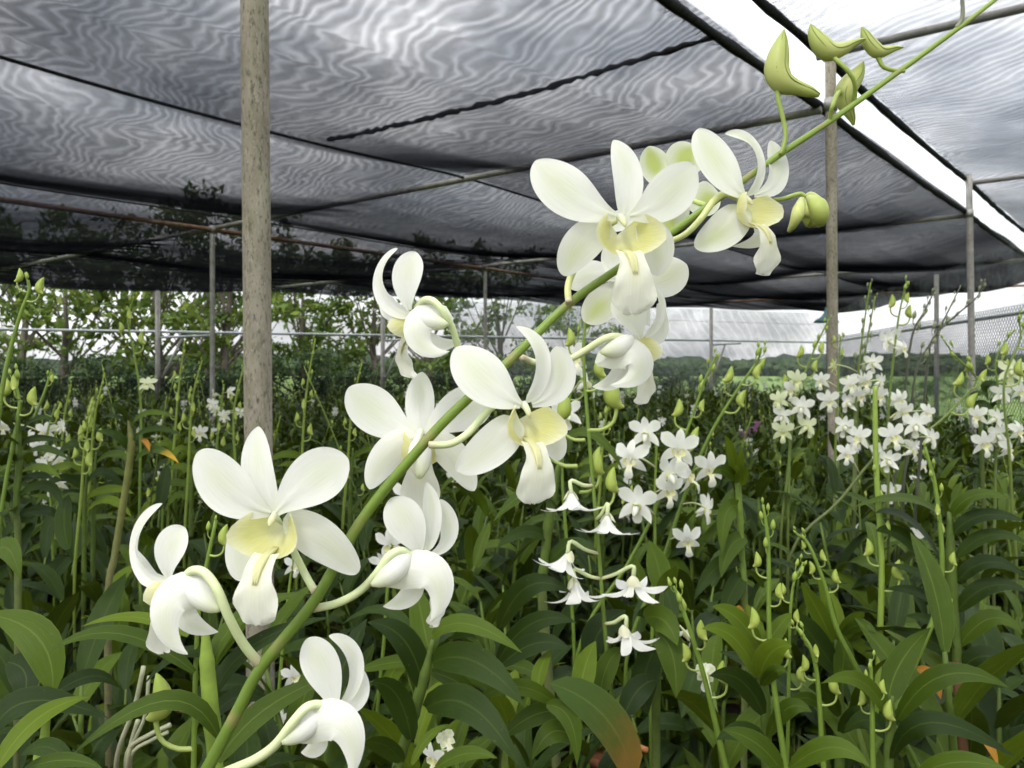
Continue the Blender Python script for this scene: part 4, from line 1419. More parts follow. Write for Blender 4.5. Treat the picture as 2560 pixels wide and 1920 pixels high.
# ------------------------------------------------------------------ planned plants
def mk_plant(u, d, label, group=None, pot=True):
    p = P(u, HY, d)
    e = empty('orchid_plant', (p.x, p.y, 0), label, 'orchid', group)
    if pot:
        add_pot(e)
    return e
def pot_mesh():
    mb = MB()
    pr_ = [(0.0, .01), (.060, .01), (.085, .13), (.092, .13), (.092, .155), (.080, .155), (.078, .125), (0.0, .12)]
    sg = 16
    vs = [(r * math.cos(2 * math.pi * k / sg), r * math.sin(2 * math.pi * k / sg), z) for r, z in pr_ for k in range(sg)]
    fs = [(i * sg + k, i * sg + (k + 1) % sg, (i + 1) * sg + (k + 1) % sg, (i + 1) * sg + k) for i in range(len(pr_) - 1) for k in range(sg)]
    mb.add(vs, fs)
    return mb.mesh('pot', M['terracotta'])
POT = pot_mesh()
def add_pot(e, s=1.0):
    return put('pot', POT, e, Matrix.Scale(s, 4))

CANE_G, CANE_Y, CANE_B = (0.075, 0.115, 0.02), (0.19, 0.27, 0.045), (0.15, 0.13, 0.09)
def add_cane(pl, pts, d, rpx, col=CANE_G, dd=None, ground=True, ringed=True):
    wp = [P(u, v, d + (dd[i] if dd else 0)) for i, (u, v) in enumerate(pts)]
    r = rpx * d / F
    if ground:
        b = wm(pl).translation
        last = wp[-1]
        wp += [Vector((lerp(last.x, b.x, .4), lerp(last.y, b.y, .4), last.z * .55)), Vector((b.x, b.y, .10))]
    mb = MB()
    n = len(wp)
    rad = [r * .35] + [r] * (n - 2) + [r * .8]
    n2 = 34
    full = catmull([list(p) + [q] for p, q in zip(wp, rad)], n2)
    rr = [float(x[3]) * (1.0 + (0.13 if (ringed and i % 5 == 0) else 0)) for i, x in enumerate(full)]
    tube(mb, [Vector(x[:3]) for x in full], rr, 10, cols=lambda t: mixc(col, CANE_B, max(0, t - .45) * 1.6))
    return mb.build('cane', M['cane'], pl)

LN = (0.05, -0.72, 0.70)
def add_leaf(cane, b, m, t, w, d0, d1=None, tone='leaf', n=LN, nu=10, fold=.26, shape=(.72, .95), twist=0.0):
    d1 = d1 if d1 is not None else d0
    dm = (d0 + d1) / 2
    p0, pm, p2 = P(b[0], b[1], d0), P(m[0], m[1], dm), P(t[0], t[1], d1)
    c = (pm - p0 * .25 - p2 * .25) * 2          # Bezier control so that the leaf passes through m
    hh = (b[0] * 7 + t[1] * 3) % 100 / 100 - .5
    n = Vector(n) + Vector((hh * .7, 0, hh * .4)); twist = twist + hh * .8
    return blade([p0, c, p2], w * .88 * dm / F, n, nu, 4, fold, twist, shape).build('leaf', M[tone], cane)

def stem_curve(pts, d, dd=None):
    return [P(u, v, d + (dd[i] if dd else 0)) for i, (u, v) in enumerate(pts)]
def add_spike(pl, pts, d, r0=6.0, r1=2.0, buds=None, dd=None, col=(0.085, 0.14, 0.02), col2=(0.16, 0.24, 0.035), ground=True, seed=0, dark=False):
    """flower stem through photo points (from the base up) with buds on its upper part; buds = (t0, t1, count, size m)"""
    rnd = random.Random(seed + int(pts[0][0]))
    wp = stem_curve(pts, d, dd)
    k = len(wp)
    rad = [lerp(r0, r1, i / (k - 1)) * d / F for i in range(k)]
    if ground:
        b = wm(pl).translation
        down = (wp[0] - wp[1]).normalized()
        q1 = wp[0] + down * min(.20, wp[0].z * .35)
        wp = [Vector((b.x, b.y, .12)), Vector((lerp(b.x, q1.x, .6), lerp(b.y, q1.y, .6), q1.z * .55)), q1] + wp
        rad = [rad[0]] * 3 + rad
    mb = MB()
    tube(mb, wp, rad, 7, smooth_n=44, cols=lambda t: mixc(col, col2 or col, t))
    st = mb.build('flower_stem', M['stem'], pl)
    cv = [Vector(x) for x in catmull([list(p) for p in stem_curve(pts, d, dd)], 60)]
    if buds:
        t0, t1, n, sz = buds
        for i in range(n):
            f = i / max(1, n - 1)
            t = lerp(t0, t1, f)
            j = min(58, int(t * 59))
            c, T = cv[j], (cv[j + 1] - cv[max(0, j - 1)]).normalized()
            az = i * 2.6 + rnd.uniform(-.5, .5)
            X = Vector((math.cos(az), -0.35 + 0.5 * math.sin(az), 0.0))
            X = (X - T * X.dot(T)).normalized()
            Zv = (T * .75 + Vector((0, 0, .5))).normalized()
            X = (X - Zv * X.dot(Zv)).normalized()
            Y = Zv.cross(X)
            s = sz * .85 * lerp(1.0, .38, f) * rnd.uniform(.85, 1.15)
            L = Matrix(((X.x * s, Y.x * s, Zv.x * s, c.x), (X.y * s, Y.y * s, Zv.y * s, c.y), (X.z * s, Y.z * s, Zv.z * s, c.z), (0, 0, 0, 1)))
            me = BUD_ME[0] if f < .5 and not dark else BUD_ME[2 if dark else 1]
            put('bud', me, st, wm(st).inverted() @ L)
    return st, cv

def put_bloom(pl, cv, u, v, d, rpx, yaw, pitch=0, roll=0, kind='open', parts=True, ped=True):
    c = P(u, v, d)
    rpx = rpx * (.86 if d > 1.7 else .95)
    if d > 1.25:
        q = random.Random(int(u * 31 + v * 17))
        rpx *= q.uniform(.86, 1.1); yaw += q.uniform(-16, 16); pitch += q.uniform(-16, 8); roll += q.uniform(-14, 14)
        if kind == 'open' and q.random() < .3: kind = 'reflex'
    F4 = frame(c, rpx * d / F, yaw, pitch, roll)
    o = add_bloom(pl, F4, kind, parts)
    if ped and cv:
        rr = rpx * d / F
        back = F4 @ Vector((0, 0, -.06))
        tgt = back - (F4.to_3x3() @ Vector((0, 0, 1))) * .5 + Vector((0, 0, -rr * .6))
        s = min(cv, key=lambda q: (q - tgt).length)
        L = (back - s).length
        m1 = s.lerp(back, .45) + Vector((0, 0, .10 * L))
        m2 = back - (F4.to_3x3() @ Vector((0, 0, 1))) * .28 + Vector((0, 0, .06 * L))
        mb = MB()
        tube(mb, [s, m1, m2, back], [rr * .055, rr * .06, rr * .065, rr * .07], 6, smooth_n=12, cols=lambda t: mixc((0.42, 0.36, 0.22), PED, t * 3))
        mb.build('pedicel', M['stem'], o)
    return o

# ---- the canes and leaves that carry the big spray (just below the frame)
c_ = add_cane(ha, [(440, 2150), (420, 2350)], .40, 20, CANE_Y)
for (b, m, t, w) in [((430, 2200), (250, 2080), (60, 2150), 70), ((440, 2260), (640, 2150), (830, 2230), 70), ((430, 2330), (330, 2240), (200, 2330), 66)]:
    add_leaf(c_, b, m, t, w, .40, .42, 'leaf_mid')
add_pot(ha)

# ---- plant A, lower left: pale cane and arching straps behind the spray
pl = mk_plant(530, .66, 'orchid plant with a pale yellow-green cane and long strap leaves under the lowest blooms')
c_ = add_cane(pl, [(512, 1560), (520, 1690), (540, 1930), (545, 2100)], .60, 19, CANE_Y)
for b, m, t, w, d0, d1, tn in [
    ((486, 1681), (299, 1584), (120, 1630), 56, .60, .57, 'leaf_mid'), ((470, 1590), (336, 1543), (200, 1568), 40, .61, .62, 'leaf_bright'),
    ((523, 1674), (617, 1532), (780, 1482), 60, .60, .66, 'leaf_mid'), ((531, 1745), (635, 1612), (825, 1542), 54, .61, .66, 'leaf'),
    ((545, 1905), (660, 1775), (835, 1688), 66, .57, .60, 'leaf_mid'), ((545, 1840), (411, 1752), (176, 1890), 66, .58, .54, 'leaf_mid'),
    ((520, 1640), (440, 1640), (360, 1712), 44, .63, .66, 'leaf'), ((530, 1800), (600, 1740), (690, 1760), 46, .66, .72, 'leaf')]:
    add_leaf(c_, b, m, t, w, d0, d1, tn)
st, cv = add_spike(pl, [(484, 1930), (490, 1651), (503, 1487), (540, 1300)], .64, 7, 4.5, (.86, 1.0, 3, .016))
for (u, v, s, a) in [(486, 1872, .030, math.pi), (488, 1640, .026, math.pi), (497, 1540, .022, 2.6)]:
    c = P(u, v, .64)
    put('bud', BUD_ME[0 if s > .027 else 1], st, wm(st).inverted() @ (Matrix.Translation(c) @ Matrix.Rotation(a, 4, 'Z') @ Matrix.Scale(s, 4)))

# ---- plant B, lower left edge
pl = mk_plant(60, .62, 'orchid plant with broad soft green leaves beside old bare canes')
c_ = add_cane(pl, [(120, 1725), (110, 1860), (90, 2050)], .58, 12, CANE_Y)
for b, m, t, w, d0, d1, tn in [
    ((132, 1722), (92, 1590), (-40, 1535), 104, .58, .60, 'leaf_mid'), ((20, 1655), (66, 1695), (36, 1790), 84, .60, .58, 'leaf'),
    ((-10, 1925), (93, 1797), (222, 1742), 60, .50, .54, 'leaf_bright'), ((-20, 1836), (80, 1752), (270, 1795), 84, .56, .58, 'leaf'),
    ((-20, 1390), (20, 1372), (50, 1450), 62, .66, .64, 'leaf_mid'), ((180, 1918), (120, 1868), (50, 1890), 54, .55, .56, 'leaf'),
    ((60, 1925), (160, 1900), (258, 1922), 44, .52, .5, 'leaf_mid'), ((130, 1740), (230, 1690), (300, 1720), 50, .64, .7, 'leaf'),
    ((110, 1800), (40, 1780), (-40, 1840), 60, .62, .6, 'leaf')]:
    add_leaf(c_, b, m, t, w, d0, d1, tn)
for pts, r in (([(359, 1666), (336, 1767), (295, 1879)], 6), ([(426, 1812), (372, 1838), (321, 1875)], 6), ([(420, 1830), (380, 1850), (330, 1885)], 5), ([(372, 1690), (362, 1790), (330, 1870)], 4.5), ([(345, 1800), (330, 1850), (320, 1900)], 6)):
    mb = MB()
    tube(mb, [P(u, v, .78) for u, v in pts] + [P(pts[-1][0] - 6, pts[-1][1] + 90, .8)], r * .78 / F, 7, smooth_n=14, cols=lambda t: mixc((0.34, 0.36, 0.24), (0.2, 0.19, 0.13), t))
    mb.build('old_cane', M['cane'], pl)

# ---- left edge column of leaves
pl = mk_plant(30, 1.05, 'leafy orchid cane with curling dark leaves and lime buds beside the tall bare-legged cane')
c_ = add_cane(pl, [(46, 1030), (48, 1150), (40, 1280), (45, 1420)], .98, 8, CANE_G)
for b, m, t, w, tn in [((52, 1085), (90, 1055), (135, 1058), 28, 'leaf'), ((52, 1118), (100, 1098), (152, 1120), 28, 'leaf'), ((48, 1150), (95, 1130), (160, 1160), 30, 'leaf'), ((48, 1185), (100, 1165), (158, 1195), 30, 'leaf_mid'),
    ((45, 1210), (95, 1188), (135, 1205), 30, 'leaf'), ((42, 1240), (110, 1210), (165, 1250), 40, 'leaf'), ((45, 1070), (20, 1035), (-10, 1035), 26, 'leaf'), ((44, 1110), (10, 1085), (-30, 1090), 28, 'leaf'), ((42, 1160), (10, 1130), (-30, 1145), 28, 'leaf'),
    ((42, 1280), (0, 1290), (-50, 1330), 40, 'leaf'), ((40, 1290), (110, 1270), (165, 1310), 40, 'leaf')]:
    j_ = lambda q, a: (q[0] + random.uniform(-a, a), q[1] + random.uniform(-a, a))
    add_leaf(c_, j_(b, 5), j_(m, 10), j_(t, 22), w * random.uniform(.85, 1.2), .98, .98 + random.uniform(-.10, .06), tn, nu=8, n=(random.uniform(-.4, .4), -.7, .7))
add_leaf(c_, (172, 1372), (160, 1300), (172, 1236), 66, .95, .97, 'leaf', n=(0.1, -1, .2), shape=(.7, .6))
add_spike(pl, [(46, 1040), (50, 1010), (40, 960), (35, 935)], .97, 5, 3, (.05, 1, 6, .022))
add_spike(pl, [(85, 1045), (110, 985), (128, 930)], 1.3, 4, 3, (.7, 1, 3, .012), ground=False)
add_spike(pl, [(-20, 1180), (0, 1010), (20, 900), (50, 790), (72, 730), (70, 700)], .75, 6.5, 3.5, (.72, 1.0, 4, .014), col=(0.11, 0.16, 0.025))

# ---- tall cane with the bare lower half
pl = mk_plant(280, 1.45, 'tall orchid cane, bare and ringed below, with a tuft of leaves and a yellowing one')
c_ = add_cane(pl, [(321, 1050), (328, 1111), (322, 1171), (310, 1247), (286, 1394), (270, 1520)], 1.35, 8.5, (0.13, 0.14, 0.04))
for b, m, t, w, tn in [((325, 1056), (300, 1022), (264, 1010), 20, 'leaf'), ((322, 1058), (288, 1041), (248, 1046), 20, 'leaf'), ((328, 1064), (372, 1032), (442, 1044), 24, 'leaf_mid'), ((330, 1102), (385, 1072), (458, 1090), 24, 'leaf'),
    ((338, 1152), (390, 1124), (448, 1158), 28, 'leaf_yellow_tip'), ((320, 1122), (288, 1088), (236, 1078), 34, 'leaf'), ((352, 1098), (366, 1106), (374, 1130), 15, 'leaf_orange')]:
    add_leaf(c_, b, m, t, w, 1.35, 1.32, tn, nu=8)

# ---- plant C, centre: dark blue-green leaves
pl = mk_plant(1010, .86, 'orchid cane with broad dark blue-green leaves under the lowest right hand blooms')
c_ = add_cane(pl, [(1082, 1600), (1060, 1691), (1028, 1809), (995, 1915), (985, 2050)], .80, 14, CANE_G)
for b, m, t, w, d0, d1, tn in [
    ((1074, 1632), (1056, 1548), (1038, 1455), 82, .80, .84, 'leaf_mid'), ((1081, 1590), (1170, 1560), (1305, 1632), 58, .80, .76, 'leaf_mid'),
    ((1058, 1725), (1010, 1600), (918, 1556), 78, .80, .78, 'leaf'), ((1081, 1656), (1190, 1655), (1311, 1766), 90, .80, .74, 'leaf'),
    ((1065, 1770), (1175, 1765), (1296, 1912), 96, .79, .72, 'leaf'), ((1028, 1848), (990, 1735), (926, 1708), 78, .79, .77, 'leaf'),
    ((1003, 1905), (960, 1862), (905, 1860), 72, .78, .76, 'leaf'), ((1030, 1578), (950, 1524), (855, 1560), 42, .86, .90, 'leaf'),
    ((1030, 1912), (1072, 1842), (1127, 1811), 26, .76, .78, 'leaf_bright'), ((1090, 1920), (1166, 1884), (1244, 1896), 44, .74, .72, 'leaf_mid'),
    ((1078, 1680), (1150, 1710), (1190, 1760), 56, .84, .86, 'leaf_mid'), ((1060, 1650), (960, 1660), (890, 1680), 44, .9, .95, 'leaf_mid'), ((1085, 1610), (1130, 1560), (1190, 1520), 50, .9, .98, 'leaf')]:
    n_ = (0.1, -.95, .3) if w > 70 else LN
    add_leaf(c_, b, m, t, w, d0, d1, tn, n=n_)

# ---- plant D: the browning leaf
pl = mk_plant(1520, .90, 'orchid plant with one big leaf turning orange-brown at its base')
c_ = add_cane(pl, [(1560, 1900), (1565, 2000)], .82, 10, CANE_G)
add_leaf(c_, (1580, 1935), (1510, 1790), (1376, 1708), 112, .80, .80, 'leaf_brown', n=(-.15, -.95, .3), shape=(.55, .5))
for b, m, t, w, d0, d1, tn in [
    ((1395, 1765), (1290, 1716), (1183, 1758), 46, .82, .80, 'leaf_mid'), ((1366, 1762), (1425, 1800), (1442, 1915), 52, .80, .78, 'leaf_mid'),
    ((1450, 1745), (1462, 1670), (1490, 1602), 66, .86, .90, 'leaf_bright'), ((1350, 1725), (1352, 1672), (1384, 1618), 44, .86, .9, 'leaf_bright'),
    ((1248, 1572), (1322, 1465), (1428, 1482), 64, .95, .92, 'leaf'), ((1244, 1652), (1335, 1556), (1442, 1557), 54, .92, .90, 'leaf'), ((1252, 1664), (1340, 1608), (1425, 1624), 58, .90, .88, 'leaf'),
    ((1475, 1640), (1505, 1570), (1565, 1525), 84, .98, 1.0, 'leaf'), ((1500, 1740), (1520, 1660), (1560, 1620), 60, .92, .94, 'leaf_mid'), ((1560, 1790), (1600, 1720), (1650, 1700), 70, .9, .92, 'leaf'),
    ((1400, 1780), (1330, 1790), (1250, 1850), 60, .84, .82, 'leaf_mid'), ((1440, 1850), (1380, 1830), (1330, 1900), 64, .82, .8, 'leaf_mid')]:
    add_leaf(c_, b, m, t, w, d0, d1, tn, n=(0.1, -.9, .45))
mb = MB()
tube(mb, [P(1590, 1880, .84), P(1604, 1870, .83), P(1618, 1876, .83)], .0032, 8, cols=(0.30, 0.12, 0.04))
mb.build('broken_stub', M['cane'], pl)

# ---- plant E: erect mid-green shoot
pl = mk_plant(1650, 1.02, 'orchid shoot with upright fresh leaves beside the stem of nodding white blooms')
c_ = add_cane(pl, [(1655, 1470), (1648, 1600), (1640, 1800)], .96, 11, CANE_G)
for b, m, t, w, d0, d1, tn in [((1655, 1482), (1645, 1415), (1622, 1350), 66, .96, .98, 'leaf_mid'), ((1648, 1478), (1672, 1440), (1690, 1416), 50, .95, .93, 'leaf_mid'), ((1660, 1545), (1620, 1530), (1592, 1540), 40, .97, .95, 'leaf'),
    ((1612, 1545), (1660, 1552), (1694, 1615), 74, .95, .91, 'leaf_mid'), ((1612, 1485), (1598, 1440), (1586, 1390), 38, .99, 1.0, 'leaf_mid'), ((1650, 1590), (1682, 1640), (1690, 1745), 88, .94, .90, 'leaf_mid'), ((1640, 1620), (1610, 1700), (1620, 1790), 80, .94, .92, 'leaf')]:
    add_leaf(c_, b, m, t, w, d0, d1, tn, n=(0.05, -1, .15))

# ---- plant F
pl = mk_plant(1850, 1.3, 'orchid shoot with two upright pale leaves and drooping straps beside the slanting bud stem')
c_ = add_cane(pl, [(1842, 1180), (1846, 1230), (1854, 1382), (1862, 1560)], 1.22, 8, (0.12, 0.18, 0.03))
for b, m, t, w, tn in [((1842, 1190), (1828, 1135), (1813, 1088), 34, 'leaf_bright'), ((1846, 1190), (1850, 1150), (1852, 1115), 26, 'leaf_bright'), ((1850, 1268), (1815, 1285), (1806, 1388), 50, 'leaf_mid'), ((1866, 1345), (1826, 1368), (1803, 1445), 52, 'leaf_mid'),
    ((1838, 1200), (1810, 1175), (1780, 1185), 34, 'leaf_mid'), ((1848, 1215), (1852, 1180), (1838, 1165), 40, 'leaf_bright'), ((1860, 1440), (1830, 1480), (1800, 1560), 54, 'leaf'), ((1852, 1400), (1790, 1420), (1735, 1500), 48, 'leaf')]:
    add_leaf(c_, b, m, t, w, 1.22, 1.18, tn, n=(0, -1, .3))
add_leaf(c_, (1838, 1520), (1848, 1535), (1862, 1568), 36, 1.1, 1.1, 'leaf_orange')

# ---- plant G: bright rosette
pl = mk_plant(1920, .92, 'orchid shoot with a bright yellow-green rosette of young leaves')
c_ = add_cane(pl, [(1902, 1640), (1904, 1690), (1913, 1760), (1917, 1925), (1920, 2050)], .86, 13, CANE_G)
for b, m, t, w, d0, d1, tn in [((1902, 1628), (1845, 1548), (1780, 1516), 58, .86, .84, 'leaf_bright'), ((1905, 1612), (1890, 1560), (1862, 1504), 34, .87, .89, 'leaf_bright'), ((1908, 1628), (1945, 1570), (1980, 1532), 46, .86, .88, 'leaf_bright'),
    ((1892, 1690), (1832, 1592), (1754, 1572), 56, .85, .82, 'leaf_bright'), ((1898, 1692), (1930, 1630), (1980, 1616), 74, .84, .80, 'leaf_bright'), ((1905, 1714), (1935, 1680), (1968, 1680), 44, .84, .81, 'leaf_mid'),
    ((1908, 1785), (1850, 1700), (1772, 1690), 62, .84, .80, 'leaf'), ((1920, 1840), (1970, 1770), (2030, 1780), 54, .85, .83, 'leaf_mid'), ((1915, 1880), (1860, 1830), (1790, 1850), 60, .84, .82, 'leaf')]:
    add_leaf(c_, b, m, t, w, d0, d1, tn, n=(0.05, -.9, .4))
add_spike(pl, [(1965, 1930), (1926, 1634), (1921, 1374), (1908, 1262)], .84, 8, 3.5, (.30, 1.0, 9, .020))

# ---- plant H: second bright rosette
pl = mk_plant(2098, 1.02, 'orchid shoot with erect narrow young leaves and a budding stem leaning through them')
c_ = add_cane(pl, [(2090, 1600), (2095, 1690), (2099, 1925), (2100, 2060)], .96, 12, CANE_G)
for b, m, t, w, d0, d1, tn in [((2080, 1602), (2046, 1530), (2002, 1455), 52, .96, .94, 'leaf_bright'), ((2086, 1592), (2070, 1515), (2044, 1440), 32, .97, .98, 'leaf_bright'), ((2096, 1592), (2092, 1530), (2072, 1468), 40, .97, 1.0, 'leaf_bright'),
    ((2096, 1604), (2130, 1555), (2162, 1530), 50, .96, .94, 'leaf_mid'), ((2105, 1588), (2150, 1562), (2192, 1584), 36, .95, .92, 'leaf_mid'), ((2095, 1686), (2030, 1590), (1984, 1533), 74, .95, .92, 'leaf'),
    ((2052, 1768), (2004, 1745), (1945, 1788), 36, .86, .84, 'leaf_mid'), ((2098, 1700), (2110, 1640), (2100, 1580), 56, .94, .95, 'leaf_mid'), ((2098, 1790), (2060, 1730), (2020, 1720), 46, .94, .9, 'leaf'), ((2100, 1830), (2150, 1790), (2180, 1850), 60, .9, .86, 'leaf')]:
    add_leaf(c_, b, m, t, w, d0, d1, tn, n=(0.05, -.95, .3))
add_spike(pl, [(2151, 1690), (2091, 1569), (2060, 1456), (2021, 1361), (1986, 1330)], .92, 7, 3, (.45, 1.0, 8, .014))
add_spike(pl, [(1969, 1870), (1978, 1504), (2008, 1405)], .90, 5, 2.5, (.2, 1.0, 9, .018))
add_spike(pl, [(2060, 1930), (2038, 1660), (1991, 1567)], .84, 7, 4, (.3, 1.0, 7, .018))

# ---- plant I: right hand column
pl = mk_plant(2385, 1.1, 'thick leafy orchid cane with long dark straps on both sides next to the wooden stake')
c_ = add_cane(pl, [(2373, 1280), (2377, 1408), (2381, 1504), (2390, 1660), (2395, 1850)], 1.04, 13, CANE_G)
for b, m, t, w, tn in [((2381, 1335), (2460, 1288), (2570, 1306), 46, 'leaf'), ((2394, 1391), (2475, 1338), (2570, 1358), 44, 'leaf'), ((2394, 1452), (2472, 1405), (2570, 1445), 50, 'leaf'), ((2394, 1526), (2475, 1465), (2572, 1480), 54, 'leaf'), ((2399, 1612), (2481, 1545), (2558, 1588), 56, 'leaf_mid'),
    ((2355, 1295), (2264, 1246), (2134, 1268), 40, 'leaf_mid'), ((2350, 1400), (2270, 1300), (2188, 1282), 60, 'leaf'), ((2350, 1440), (2262, 1345), (2188, 1328), 56, 'leaf'), ((2377, 1500), (2308, 1440), (2214, 1410), 42, 'leaf'), ((2378, 1560), (2308, 1488), (2210, 1474), 46, 'leaf'),
    ((2384, 1650), (2320, 1600), (2218, 1574), 50, 'leaf'), ((2377, 1291), (2438, 1238), (2532, 1248), 40, 'leaf_mid'), ((2400, 1680), (2470, 1640), (2560, 1700), 60, 'leaf'), ((2390, 1620), (2340, 1560), (2260, 1540), 46, 'leaf')]:
    add_leaf(c_, b, m, t, w, 1.04, 1.0, tn, n=(0.0, -.72, .7))
add_leaf(c_, (2292, 1672), (2330, 1695), (2352, 1748), 44, .98, .96, 'leaf_orange')
add_leaf(c_, (2436, 1832), (2470, 1860), (2496, 1915), 32, .92, .9, 'leaf_orange')
add_spike(pl, [(2268, 1708), (2351, 1482), (2342, 1243), (2312, 1117)], .98, 8, 4, (.25, 1.0, 10, .019))
add_spike(pl, [(2195, 1700), (2203, 1504), (2203, 1374), (2192, 1200), (2188, 1060), (2188, 965)], 1.02, 8, 6, (.25, .62, 5, .027), col=(0.17, 0.25, 0.035), col2=(0.24, 0.33, 0.06))

# ---- plant J: bottom right
pl = mk_plant(2228, .86, 'orchid plant with one tall upright leaf and two long arching leaves at the lower right')
c_ = add_cane(pl, [(2230, 1740), (2226, 1830), (2221, 1925), (2220, 2050)], .80, 12, CANE_G)
for b, m, t, w, d0, d1, tn in [((2221, 1757), (2250, 1660), (2327, 1568), 76, .80, .84, 'leaf_mid'), ((2243, 1800), (2360, 1688), (2525, 1720), 62, .80, .76, 'leaf_mid'), ((2228, 1896), (2330, 1806), (2542, 1896), 66, .79, .74, 'leaf'),
    ((2216, 1788), (2150, 1702), (2054, 1708), 46, .80, .76, 'leaf_mid'), ((1955, 1930), (1890, 1858), (1806, 1824), 62, .74, .72, 'leaf_mid'), ((1976, 1920), (2080, 1868), (2175, 1918), 62, .74, .7, 'leaf_mid'), ((2222, 1850), (2170, 1800), (2110, 1830), 56, .82, .84, 'leaf'), ((2300, 1935), (2400, 1905), (2520, 1925), 60, .7, .66, 'leaf_mid'),
    ((2235, 1790), (2300, 1800), (2340, 1860), 60, .86, .84, 'leaf')]:
    add_leaf(c_, b, m, t, w, d0, d1, tn, n=(0.05, -.85, .5))
add_spike(pl, [(2182, 1870), (2180, 1750), (2176, 1648)], .80, 7, 4, (.2, 1.0, 6, .018))

# ---- wooden stake
sk = empty('wooden_stake', P(2402, HY, .96) * 1.0, 'reddish brown wooden stake standing beside the thick leafy cane', 'stake')
sk.location.z = 0; WM[sk.name] = Matrix.Translation(sk.location)
mb = MB()
p0, p1 = P(2413, 1960, .96), P(2390, 1657, .96)
dirv = (p1 - p0)
g = p0 - dirv * (p0.z / dirv.z)
tube(mb, [g + Vector((0, 0, -.02)), p0, p0.lerp(p1, .5) + Vector((.001, 0, 0)), p1], [.0062, .0060, .0056, .0054], 9)
mb.build('shaft', M['stake'], sk)

# ---- spray of nodding blooms (M1)
pl = mk_plant(1545, 1.12, 'orchid plant with a thin upright stem of nodding white blooms, flared like skirts')
st, cv = add_spike(pl, [(1556, 1930), (1540, 1800), (1522, 1680), (1512, 1575), (1493, 1334), (1473, 1102), (1459, 900), (1464, 790)], .95, 6.5, 4.0, (.80, 1.0, 4, .024), col=(0.065, 0.105, 0.02))
for (u, v, yaw, pit, rol, k) in [(1518, 1296, -20, -80, 0, 'bell'), (1418, 1392, -70, -70, 10, 'bell'), (1438, 1462, 40, -82, 0, 'bell'), (1584, 1452, 150, -76, 0, 'bell'), (1566, 1578, 100, -84, 0, 'bell'), (1428, 1240, 5, -78, 0, 'bell')]:
    put_bloom(pl, cv, u, v - 6, .93, 86, yaw, pit, rol, k)
for (u, v, s, a) in [(1482, 1045, .034, 0), (1450, 1070, .03, 2.8), (1430, 1135, .034, 3.0), (1462, 1200, .026, .4), (1500, 1240, .024, .2)]:
    put('bud', BUD_ME[0], st, wm(st).inverted() @ (Matrix.Translation(P(u - 14 * math.cos(a), v + 30, .95)) @ Matrix.Rotation(a, 4, 'Z') @ Matrix.Scale(s, 4)))
c_ = add_cane(pl, [(1400, 1150), (1382, 1230), (1362, 1400), (1360, 1560)], 1.12, 12, CANE_G)
for b, m, t, w, tn in [((1395, 1260), (1330, 1225), (1232, 1305), 52, 'leaf_mid'), ((1400, 1110), (1480, 1085), (1560, 1180), 34, 'leaf_mid'), ((1372, 1350), (1310, 1330), (1240, 1372), 40, 'leaf'), ((1366, 1420), (1430, 1360), (1500, 1390), 44, 'leaf')]:
    add_leaf(c_, b, m, t, w, 1.12, 1.08, tn)

# ---- middle cluster (M2)
pl = mk_plant(1640, 1.55, 'orchid plant with a tight cluster of open white blooms on an upright stem')
st, cv = add_spike(pl, [(1634, 1480), (1637, 1372), (1637, 1237), (1641, 1112)], 1.45, 4.5, 3, None)
for (u, v, yaw, pit, rol, r) in [(1613, 1083, 165, 10, 8, 46), (1577, 1146, -22, -5, 8, 46), (1676, 1184, 195, 12, 0, 48), (1592, 1262, 172, 8, 0, 50), (1671, 1225, 8, -8, 0, 40)]:
    put_bloom(pl, cv, u, v, 1.42, r, yaw, pit, rol)
pl = mk_plant(1590, 1.6, 'orchid plant whose slanting stem carries white blooms low and fat lime buds above')
st, cv = add_spike(pl, [(1570, 1410), (1618, 1319), (1666, 1208), (1724, 1059), (1763, 948), (1792, 885)], 1.5, 5, 2.5, (.52, 1.0, 9, .030))
for (u, v, yaw, pit, rol, r) in [(1696, 1122, 8, -8, -4, 47), (1720, 1190, 60, 0, 0, 42)]:
    put_bloom(pl, cv, u, v, 1.46, r, yaw, pit, rol)
pl = mk_plant(1660, 1.7, 'orchid plant with a long slanting stem tipped by plump lime buds above two white blooms')
st, cv = add_spike(pl, [(1650, 1420), (1719, 1218), (1777, 1083), (1845, 972), (1893, 903), (1904, 868)], 1.55, 5, 2.5, (.50, 1.0, 8, .032))
for (u, v, yaw, pit, rol, r) in [(1775, 1170, 8, -5, -5, 42), (1763, 1270, 95, -5, 0, 44), (1719, 1350, 4, -10, -8, 42)]:
    put_bloom(pl, cv, u, v, 1.5, r, yaw, pit, rol)

# ---- blooms glimpsed behind the big spray
pl = mk_plant(1400, 1.75, 'orchid plant with white blooms half hidden behind the middle of the big spray')
st, cv = add_spike(pl, [(1420, 1400), (1405, 1150), (1430, 960), (1450, 800)], 1.6, 4.5, 2.5, (.6, 1.0, 6, .03))
for (u, v, yaw, r) in [(1418, 1035, 175, 44), (1384, 1105, 20, 42), (1430, 895, 10, 40), (1464, 955, 95, 42), (1360, 1150, -20, 36)]:
    put_bloom(pl, cv, u, v, 1.58, r, yaw)
pl = mk_plant(1000, 1.75, 'orchid plant with small white blooms peeping out under the back-turned bloom')
st, cv = add_spike(pl, [(960, 1600), (975, 1400), (1000, 1250), (1030, 1150)], 1.6, 4.5, 2.5, (.8, 1.0, 3, .02))
for (u, v, yaw, r, k) in [(1021, 1236, 4, 42, 'open'), (978, 1362, -30, 40, 'open'), (955, 1412, 150, 34, 'open'), (1060, 1290, 30, 34, 'open')]:
    put_bloom(pl, cv, u, v, 1.6, r, yaw, 0, 0, k)
